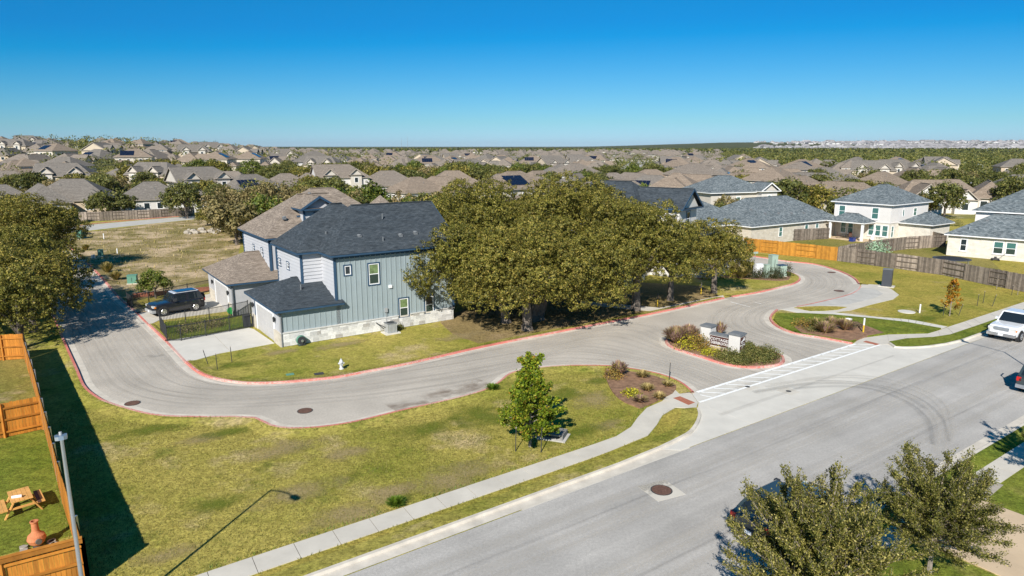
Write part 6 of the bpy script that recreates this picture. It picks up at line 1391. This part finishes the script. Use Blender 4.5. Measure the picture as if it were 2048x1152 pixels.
deer = [(-.28, -.1), (-.2, -.03), (-.08, .0), (.02, .05), (.1, .1), (.1, .2), (.14, .12), (.2, .15), (.17, .08), (.28, .04), (.2, .0), (.27, -.06), (.16, -.03), (.05, -.05), (-.06, -.06), (-.14, -.12), (-.22, -.16), (-.14, -.07)]
m = MB(); m.prism([(a * 1.1, b * 1.2) for a, b in deer], 0, .006); e_ = m.build('deer_emblem', MAT['white_paint'], lp); e_.location = (.446, 0, 1.06); e_.rotation_euler = (math.pi / 2, 0, math.pi / 2)
m = MB(); m.tube((0, -.2, 0), (0, .2, 0), .012); o = m.build('ground_line', MAT['white_paint'], lp); o.location = (.446, 0, .86)
m = MB(); m.box(.42, .445, -.36, .36, .38, .64); np_ = m.build('number_panel', MAT['sign_brown'], t); put_text('17', .24, (.449, -.05, .51), np_, (math.pi / 2, 0, math.pi / 2))
# hydrant
t = thing('fire_hydrant', 'white fire hydrant on the lawn before the blue-green house', 'hydrant', G(683, 738), .4)
m = MB(); m.lathe([(.16, 0), (.16, .05), (.11, .06), (.105, .45), (.14, .46), (.14, .5), (.12, .52), (.1, .6), (.05, .66), (0, .67)], 14); m.build('barrel', MAT['hydrant'], t, smooth=True)
m = MB(); m.tube((0, 0, .66), (0, 0, .73), .035, .03, 5); m.build('operating_nut', MAT['hydrant'], t); m = MB(); m.tube((0, -.12, .36), (0, -.24, .36), .085, .085, 10); m.build('pumper_cap', MAT['ac_grey'], t)
for s_ in (1, -1): m = MB(); m.tube((s_ * .1, 0, .4), (s_ * .2, 0, .4), .055, .05, 8); m.build('hose_cap', MAT['hydrant'], t)
t = thing('valve_lid', 'black square valve lid in the lawn before the hydrant', 'valve lid', (*G(638, 748), .004), .5); m = MB(); m.box(-.3, .3, -.22, .22, 0, .03); m.build('lid', MAT['iron'], t)
t = thing('valve_lid', 'green flush valve lid in the lawn near the hydrant', 'valve lid', (*G(580, 749), .004), .5); m = MB(); m.box(-.24, .24, -.17, .17, 0, .03); m.build('lid', MAT['util_green'], t)
for px, py, h, lab in ((435, 739, 1.1, 'first of three dark stakes on the lawn by the pale driveway'), (464, 724, 1.1, 'dark stake between lawn and pale driveway, next to the house'), (416, 728, 1.0, 'tilted dark stake closest to the driveway mouth'), (1338, 763, 1.3, 'thin metal stake at the mulch bed kerb'), (1954, 612, 1.1, 'upright dark stake on the golden lawn'), (1966, 606, 1.15, 'pale-topped stake on the golden lawn'), (1984, 613, 1.1, 'leaning stake on the golden lawn'), (1917, 631, 1.0, 'leaning stake beside the orange-leaved sapling'), (1886, 631, .9, 'thin upright stake beside the orange-leaved sapling'), (1031, 903, 1.25, 'metal stake beside the young green tree, away from the drain box'), (1082, 905, 1.3, 'metal stake between the young green tree and the drain box'), (2023, 590, 1.0, 'stake beside the bare staked sapling')):
    t = thing('stake', lab, 'stake', G(px, py)); ln = .25 if 'lean' in lab or 'tilt' in lab else .03
    m = MB(); m.tube((0, 0, -.05), (ln * (1 if px > 1000 else -1), 0, h), .025, .022, 6); m.build('shaft', MAT['dark_plastic'], t); m = MB(); m.tube((ln * (1 if px > 1000 else -1), 0, h - .05), (ln * (1 if px > 1000 else -1), 0, h + .02), .028, .028, 6); m.build('tip', MAT['trim_tan'], t)
def mpost(px, py, h, r, c1, c2, lab):
    t = thing('marker_post', lab, 'marker post', G(px, py)); m = MB(); m.tube((0, 0, -.05), (0, 0, h * .55), r, r, 10); m.build('shaft', MAT[c1], t); m = MB(); m.tube((0, 0, h * .55), (0, 0, h), r, r, 10); m.build('top', MAT[c2], t)
mpost(1726, 667, 1.25, .06, 'yellow', 'white_plastic', 'yellow and white marker post in the grassed planter'); mpost(1839, 626, .8, .06, 'white_plastic', 'white_plastic', 'white plastic pipe on the golden lawn'); mpost(1402, 588, 1.15, .05, 'yellow', 'trim_tan', 'yellow marker post beneath the outermost oak'); mpost(1315, 613, 1.2, .05, 'yellow', 'dark_plastic', 'yellow marker post beside the shaded walk')
mpost(208, 478, .9, .07, 'white_plastic', 'white_plastic', 'white pipe stub on the vacant lot behind the green boxes'); mpost(235, 507, .7, .07, 'white_plastic', 'white_plastic', 'white pipe stub in the middle of the vacant lot'); mpost(184, 517, .5, .05, 'white_plastic', 'white_plastic', 'short white pipe near the loop street kerb'); mpost(141, 483, .5, .05, 'white_plastic', 'white_plastic', 'short white pipe near the street corner')
t = thing('round_lid', 'flat white round concrete lid on the golden lawn', 'lid', (*G(1813, 624), 0)); m = MB(); m.lathe([(.7, 0), (.7, .05), (.66, .06), (0, .06)], 22); m.build('lid', MAT['concrete_pale'], t)
# drain inlet
t = thing('drain_inlet', 'concrete storm drain box behind the young green tree', 'drain', (*G(1107, 874), 0), R(-20))
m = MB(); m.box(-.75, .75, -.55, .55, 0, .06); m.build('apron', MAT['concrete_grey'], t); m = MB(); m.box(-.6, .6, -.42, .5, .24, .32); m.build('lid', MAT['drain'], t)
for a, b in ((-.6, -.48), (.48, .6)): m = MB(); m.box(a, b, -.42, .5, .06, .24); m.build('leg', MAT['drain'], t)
m = MB(); m.box(-.48, .48, .38, .5, .06, .24); m.build('back_wall', MAT['joint'], t)
# cluster mailbox
t = thing('cluster_mailbox', 'dark grey cluster mailbox cabinet at the pull-out', 'mailbox', (*G(1773, 573), 0), R(-35)); m = MB(); m.box(-.75, .75, -.6, .6, 0, .07); m.build('pad', MAT['concrete'], t)
m = MB(); m.box(-.45, .45, -.4, .4, .07, 1.85); bd = m.build('cabinet', MAT['mail_dark'], t); m = MB(); m.box(-.48, .48, -.43, .43, 1.85, 1.9); m.build('top', MAT['slate_cap'], t)
for i in range(2):
    for j in range(6): m = MB(); m.box(-.455 - .01, -.45, -.37 + i * .38, -.01 + i * .38, .3 + j * .25, .52 + j * .25); m.build('mail_door', MAT['dark_plastic'], bd)
# utility boxes
def ubox(px, py, w_, d_, h, mat, lab, top=None, name='utility_cabinet', rot=.3):
    t = thing(name, lab, 'utility box', G(px, py), rot); m = MB(); m.box(-w_ / 2 - .08, w_ / 2 + .08, -d_ / 2 - .08, d_ / 2 + .08, 0, .08); m.build('pad', MAT['concrete'], t); m = MB(); m.box(-w_ / 2, w_ / 2, -d_ / 2, d_ / 2, .08, h); m.build('body', MAT[mat], t)
    m = MB(); m.box(-w_ / 2 - .03, w_ / 2 + .03, -d_ / 2 - .03, d_ / 2 + .03, h, h + .06); m.build('lid', MAT[top or mat], t); m = MB(); m.box(-.02, .02, -d_ / 2 - .02, -d_ / 2, h * .3, h * .8); m.build('door_seam', MAT['dark_plastic'], t)
ubox(1516, 552, 1.0, .6, 1.35, 'trim_white', 'white meter box among the dark shrubs'); ubox(1532, 556, .5, .5, 1.5, 'util_pale', 'narrow pale green pedestal among the dark shrubs'); ubox(1544, 548, .8, .7, 2.2, 'util_pale', 'tall pale green cabinet at the loop street bend'); ubox(1562, 553, .9, .7, 1.3, 'util_pale', 'pale cabinet with blue top near the kerb bend', 'trim_blue')
ubox(160, 478, .7, .7, 1.3, 'util_green', 'green utility pedestal with sloped lid at the lot corner'); ubox(167, 476, .8, .6, .9, 'util_green', 'green transformer box beside the lot corner pedestal'); ubox(202, 513, .6, .5, .9, 'util_green', 'green utility pedestal in the vacant lot'); ubox(266, 567, .9, .8, .9, 'util_green', 'green transformer box near the parked SUV'); ubox(188, 516, .2, .2, .4, 'trim_white', 'tiny white marker box on the vacant lot')
t = thing('sign_pole', 'thin street sign pole with green blade by the meter boxes', 'sign', G(1507, 556), .4); m = MB(); m.tube((0, 0, 0), (0, 0, 3.0), .03); m.build('pole', MAT['galv'], t); m = MB(); m.box(-.4, .4, -.01, .01, 2.75, 2.98); m.build('blade', MAT['util_pale'], t)
# picnic table
tc = G(42, 1003, .4); ax = Vector(G(86, 1028)) - Vector(G(66, 985)); t = thing('picnic_table', 'small orange wooden picnic table on the green back yard', 'table', tc, math.atan2(ax.y, ax.x))
for i in range(5): m = MB(); m.box(-.6, .6, -.36 + i * .146, -.36 + i * .146 + .138, .68, .72); m.build('top_plank', MAT['table_wood'], t)
for s_ in (1, -1):
    for k in range(2): m = MB(); y0 = s_ * .62 + k * .13 - .13; m.box(-.6, .6, y0, y0 + .122, .40, .44); m.build('bench_plank', MAT['table_wood' if s_ < 0 or k else 'table_dark'], t)
    m = MB(); xx = s_ * .42; m.bar((xx, -.62, 0), (xx, -.24, .68), .05, .1, up=(1, 0, 0)); m.build('leg', MAT['table_wood'], t); m = MB(); m.bar((xx, .62, 0), (xx, .24, .68), .05, .1, up=(1, 0, 0)); m.build('leg', MAT['table_wood'], t)
    m = MB(); m.bar((xx, -.74, .36), (xx, .74, .36), .05, .08); m.build('cross_beam', MAT['table_wood'], t)
tr_ = thing('paper_roll', 'white paper roll lying on the picnic table', 'paper roll', (tc[0] + .1, tc[1] - .3, .78), math.atan2(ax.y, ax.x) + 1.2); m = MB(); m.tube((-.17, 0, 0), (.17, 0, 0), .06, .06, 12); m.build('paper', MAT['white_plastic'], tr_); m = MB(); m.tube((-.175, 0, 0), (.175, 0, 0), .022, .022, 8); m.build('core', MAT['trim_tan'], tr_)
# clay chimney
t = thing('clay_chimney', 'terracotta clay chimney on stones in the back yard', 'chiminea', G(76, 1094), 0)
m = MB(); m.lathe([(.13, .1), (.24, .2), (.31, .36), (.27, .5), (.16, .6), (.12, .68), (.11, .98), (.14, 1.02), (.14, 1.06), (.10, 1.06), (.09, .9)], 20); m.build('pot', MAT['terracotta'], t, smooth=True)
m = MB(); m.tube((.2, -.2, .36), (.26, -.25, .36), .1, .1, 12); m.build('mouth', MAT['joint'], t); m = MB(); m.tube((0, 0, 0), (0, 0, .12), .16, .14, 12); m.build('stand', MAT['iron'], t)
for i, (dx, dy) in enumerate(((-.45, -.1), (-.3, -.3), (.4, .2), (.55, .1), (.3, .3))):
    t = thing('stone', 'pale flat stone around the clay chimney', 'stone', (G(76, 1094)[0] + dx, G(76, 1094)[1] + dy, 0), i, 'stones around the clay chimney'); m = MB(); m.prism([(math.cos(a) * .17 * random.uniform(.7, 1.2), math.sin(a) * .12) for a in [k * 1.047 for k in range(6)]], 0, .09); m.build('rock', MAT['rock_pale'], t)
# trampoline, mower, bin, rock pile
t = thing('trampoline', 'round black trampoline in the stone house yard', 'trampoline', G(1902, 530), 0); m = MB(); m.lathe([(2.1, .78), (2.1, .84), (1.85, .86), (1.8, .84)], 26); m.build('pad', MAT['mail_dark'], t); m = MB(); m.lathe([(1.8, .82), (0, .80)], 26); m.build('mat', MAT['tramp'], t)
for k in range(6): a = k * 1.047; m = MB(); m.tube((2.0 * math.cos(a), 2.0 * math.sin(a), 0), (2.0 * math.cos(a), 2.0 * math.sin(a), .8), .03); m.build('leg', MAT['galv'], t)
t = thing('lawn_mower', 'push lawn mower against the stone house wall', 'mower', G(1990, 521), -.5); m = MB(); m.box(-.4, .4, -.28, .28, .12, .3); m.build('deck', MAT['iron'], t); m = MB(); m.tube((.0, 0, .3), (0, 0, .5), .16, .14, 10); m.build('engine', MAT['dark_plastic'], t)
for sx in (-.35, .35):
    for sy in (-.3, .3): m = MB(); m.tube((sx, sy - .03, .12), (sx, sy + .03, .12), .12, .12, 10); m.build('wheel', MAT['tyre'], t)
for sy in (-.2, .2): m = MB(); m.tube((.35, sy, .25), (1.05, sy, 1.0), .015, .015, 6); m.build('handle', MAT['black_metal'], t)
t = thing('wheelie_bin', 'dark wheeled bin at the garage corner by the iron fence', 'bin', at1(-.6, 7.4), R(35)); m = MB(); m.box(-.25, .25, -.27, .27, .06, .95); m.build('body', MAT['mail_dark'], t); m = MB(); m.box(-.28, .28, -.3, .3, .95, 1.02); m.build('lid', MAT['dark_plastic'], t)
for s_ in (-.2, .2): m = MB(); m.tube((s_ - .03, .27, .1), (s_ + .03, .27, .1), .1, .1, 8); m.build('wheel', MAT['tyre'], t)
random.seed(77)
for i in range(26):
    px, py = random.uniform(372, 442), 464 + random.gauss(0, 2.2); g = G(px, py); t = thing('limestone_rock', 'pale limestone rock in the heap at the back of the vacant lot', 'rock', g, random.uniform(0, 6), 'limestone rocks heaped on the lot')
    m = MB(); s_ = random.uniform(.25, .6); m.lathe([(s_, 0), (s_ * 1.1, s_ * .4), (s_ * .7, s_ * .9), (0, s_ * 1.0)], 6); m.build('rock', MAT['rock_pale'], t)
t = thing('garden_urn', 'white garden urn on the planter beside the grasses', 'garden ornament', (*G(1697, 645), .11)); m = MB(); m.lathe([(.12, 0), (.24, .1), (.27, .22), (.2, .2), (0, .12)], 12); m.build('urn', MAT['white_plastic'], t); m = MB(); m.lathe([(.18, .0), (.18, .02)], 8); m.build('foot', MAT['concrete'], t)  # small white dish-shaped urn
t = thing('wall_planter', 'tan raised bed edge before the iron fence of the lot', 'planter', G(345, 588), R(30)); m = MB(); m.box(-3.5, 3.5, -.1, .1, 0, .35); m.build('edge_board', MAT['brick_red'], t); m = MB(); m.box(-3.5, 3.5, -.12, .12, .35, .4); m.build('cap', MAT['brick_red'], t)
# ------------------------------------------------------------------ the far subdivision
random.seed(31); rng = np.random.default_rng(31)
FARP = []
for i, (k, wl_, rf, so_) in enumerate([(0, 'limestone', 'sh_taupe', 0), (1, 'stucco_white', 'sh_taupe2', 0), (2, 'limestone', 'sh_taupe3', 0), (3, 'stucco', 'sh_taupe', 0), (4, 'limestone_tan', 'sh_taupe2', 0), (2, 'stucco', 'sh_taupe', 0), (1, 'limestone', 'sh_taupe3', 1), (0, 'stucco_tan', 'sh_taupe2', 1), (3, 'limestone', 'sh_taupe3', 0), (4, 'stucco_white', 'sh_taupe', 0), (5, 'stucco_tan', 'sh_taupe2', 0)]):
    H = House('far_house', '', (0, 0), 0, joined=True); design(H, k, wl_, rf, solar=bool(so_)); FARP.append((H.mesh(), '%s %s house%s' % (KW[k], WORDS[wl_], ' with solar panels' if so_ else '')))
def far_house(x, y, place, sc=1.0):
    me, lab = random.choice(FARP); o = link('far_house', me, None, (x, y, hz(x, y)), R(random.choice((15, 35, 60, 90, -20, 0)) + random.uniform(-8, 8))); o.scale = (sc, sc, sc); tag(o, lab + ' ' + place, 'house', lab + ' ' + place); HOUSE_SPOTS.append((x, y))
def sep(x, y, d): return all((x - a) ** 2 + (y - b) ** 2 > d * d for a, b in HOUSE_SPOTS)
def fill(n, q0, q1, y0, y1, place, d=17):
    c = tr_ = 0
    while c < n and tr_ < n * 60:
        tr_ += 1; y = math.sqrt(random.uniform(y0 * y0, y1 * y1)); x = random.uniform(q0, q1) * y
        if .13 < x / y < .215 and y > 300: continue
        if sep(x, y, d): far_house(x, y, place); c += 1
fill(16, -.05, .42, 150, 215, 'in the rows behind the oaks')
fill(10, -.8, -.5, 205, 260, 'behind the thicket', 18)
fill(72, -.82, -.1, 300, 460, 'on the rise beyond the creek belt')
fill(64, -.12, .36, 290, 460, 'in the far subdivision')
fill(26, .3, .62, 235, 400, 'in the far wood clearing', 19)
fill(70, -.8, .34, 460, 640, 'in the farthest subdivision', 18)
# beyond counting: one mass of distant houses, woods and town
def mass(name, label, cat, pts, kind):
    V = []
    return V
def far_blocks(name, label, pts, mats):
    mb = MB()
    for (x, y, z, w_, d_, h, r) in pts:
        c, s_ = math.cos(r), math.sin(r); T = lambda a, b, e: (x + a * c - b * s_, y + a * s_ + b * c, z + e)
        A = [(-w_, -d_), (w_, -d_), (w_, d_), (-w_, d_)]
        for i in range(4): p, q = A[i], A[(i + 1) % 4]; mb.face([T(*p, -2), T(*q, -2), T(*q, h), T(*p, h)], 0)
        k = 1.07; B = [(a * k, b * k) for a, b in A]; hr = h + min(w_, d_) * .62; X, Y = (-(w_ - d_ * .8), 0), ((w_ - d_ * .8), 0)
        if w_ <= d_ * .8: X = Y = (0, 0)
        mb.face([T(*B[0], h), T(*B[1], h), T(*Y, hr), T(*X, hr)], 1); mb.face([T(*B[2], h), T(*B[3], h), T(*X, hr), T(*Y, hr)], 1); mb.face([T(*B[1], h), T(*B[2], h), T(*Y, hr)], 1); mb.face([T(*B[3], h), T(*B[0], h), T(*X, hr)], 1)
    o = mb.build(name, mats, kind='stuff'); tag(o, label, 'houses')
pts = []
for i in range(900):
    y = math.sqrt(random.uniform(630 ** 2, 1500 ** 2)); q = random.uniform(-.85, .3)
    if q < .3: x = q * y; pts.append((x, y, hz(x, y), random.uniform(6, 9), random.uniform(5.5, 8), random.choice((2.8, 3, 5.6)), random.uniform(0, 3.1)))
far_blocks('distant_houses', 'mass of small taupe roofs towards the horizon', pts, [MAT['stucco'], MAT['sh_taupe']])
pts = []
for i in range(3200):
    y = random.uniform(2500, 5000); q = random.triangular(.34, .84, .66); x = q * y
    if math.sin(x * .004 + y * .003) + math.sin(y * .0055 - x * .002) < -.5: continue
    b = random.random() < .06; pts.append((x, y, hz(x, y), random.uniform(8, 12) * (2.2 if b else 1), random.uniform(7, 10) * (1.5 if b else 1), random.choice((3, 5.6, 6)) * (1.6 if b else 1), random.uniform(0, 3.1)))
far_blocks('distant_town', 'pale distant town scattered over the far hillside', pts, [MAT['haze_city'], MAT['far_roof']])
def wood(name, label, n, fn, size, per, h, mat):
    C = []
    for i in range(n):
        x, y = fn()
        hh = h * random.uniform(.7, 1.2); z = hz(x, y)
        d = unit(rng.normal(size=(per, 3)) + np.array([0, 0, .5])); C.append(np.array([x, y, z + hh * .5]) + d * np.array([hh * .62, hh * .62, hh * .5]) * rng.uniform(.8, 1.05, (per, 1)))
    C = np.concatenate(C); n_ = len(C); o = link(name, quads(name, leaves(C, unit(rng.normal(size=(n_, 3)) + np.array([0, -.5, .8])), rng.uniform(.6, 1.4, n_) * size, .8), MAT[mat]), kind='stuff'); tag(o, label, 'wood')
def f_right():
    while True:
        y = math.sqrt(random.uniform(330 ** 2, 1000 ** 2)); q = random.uniform(.3, .85)
        if y > 330 + (q - .6) * -200: return q * y, y
def f_far():
    y = math.sqrt(random.uniform(1000 ** 2, 2600 ** 2)); return random.uniform(-.85, .85) * y, y
def f_mix():
    while True:
        y = math.sqrt(random.uniform(300 ** 2, 900 ** 2)); x = random.uniform(-.85, .34) * y
        if sep(x, y, 9): return x, y
wood('distant_wood', 'dark green wood beyond the patio houses', 2600, f_right, 1.3, 26, 7, 'tree_mid')
wood('distant_wood', 'dark woods below the horizon', 5200, f_far, 3.6, 12, 9, 'tree_mid')
wood('distant_trees', 'street trees dotted among the far roofs', 1500, f_mix, .9, 50, 6.5, 'tree_mid')
def f_near():
    while True:
        y = math.sqrt(random.uniform(140 ** 2, 330 ** 2)); q = random.uniform(-.8, .8)
        if -.02 < q < .3: continue
        x = q * y
        if sep(x, y, 10) and (y > 210 or abs(q) > .3): return x, y
def f_rise():
    while True:
        y = math.sqrt(random.uniform(330 ** 2, 560 ** 2)); x = random.uniform(-.85, -.2) * y
        if sep(x, y, 8): return x, y
wood('near_thicket', 'dark tree clumps filling the gaps between the middle distance houses', 110, f_near, .5, 240, 6.5, 'tree_mid')
wood('rise_trees', 'dark trees along the rise beyond the creek belt', 130, f_rise, .8, 90, 8.5, 'tree_mid')
sheet('far_road', crom(GL([(1216, 350), (1236, 340), (1252, 330), (1262, 324), (1266, 321)]), 20) + crom(GL([(1284, 321), (1290, 325), (1284, 334), (1272, 343), (1262, 350)]), 20), .3, 'asphalt_main', -.2)
# water tower and masts on the skyline
def skyline(px, py, y): x = (px - 1024) / FPX * (y * math.cos(PITCH)); return x
y = 4600; x = skyline(1608, 285, y); zt = 14.5 + y * (293 - 281) / FPX
t = thing('water_tower', 'pale water tower on the far hill', 'water tower', (x, y, hz(x, y))); dz = zt - hz(x, y)
m = MB(); m.lathe([(4, 0), (2.2, dz * .3), (2.2, dz - 9), (9, dz - 7), (16, dz - 4), (16, dz - 1.5), (9, dz + .5), (0, dz + 1)], 18); m.build('tank', MAT['white_plastic'], t, smooth=True); m = MB(); m.tube((0, 0, dz), (0, 0, dz + 4), .4); m.build('mast', MAT['galv'], t)
for px, top, lab in ((803, 276, 'tall thin radio mast on the horizon'), (815, 273, 'second thin radio mast beside the first'), (1711, 276, 'thin mast over the distant town'), (1757, 277, 'another thin mast over the distant town, the farther from the water tower')):
    y = 5200; x = skyline(px, 290, y); t = thing('radio_mast', lab, 'mast', (x, y, hz(x, y))); hh = 14.5 + y * (293 - top) / FPX - hz(x, y)
    m = MB(); m.tube((0, 0, 0), (0, 0, hh), .9, .5, 5); m.build('lattice', MAT['haze_city'], t); m = MB(); m.tube((0, 0, hh), (0, 0, hh + 5), .3, .1, 4); m.build('antenna', MAT['haze_city'], t)
# air between here and the hills
mb = MB(); mb.box(-46000, 46000, -120, 17400, -1.6, 125); hzb = mb.build('haze', [], kind='stuff')
hm = bpy.data.materials.new('haze'); hm.use_nodes = True; hm.node_tree.nodes.clear()
pv = hm.node_tree.nodes.new('ShaderNodeVolumePrincipled'); pv.inputs['Color'].default_value = (.78, .86, .95, 1); pv.inputs['Density'].default_value = 2.6e-5; pv.inputs['Anisotropy'].default_value = .2
ho = hm.node_tree.nodes.new('ShaderNodeOutputMaterial'); hm.node_tree.links.new(pv.outputs[0], ho.inputs['Volume']); hzb.data.materials.append(hm)
tag(hzb, 'thin pale haze over the far hills', 'haze')
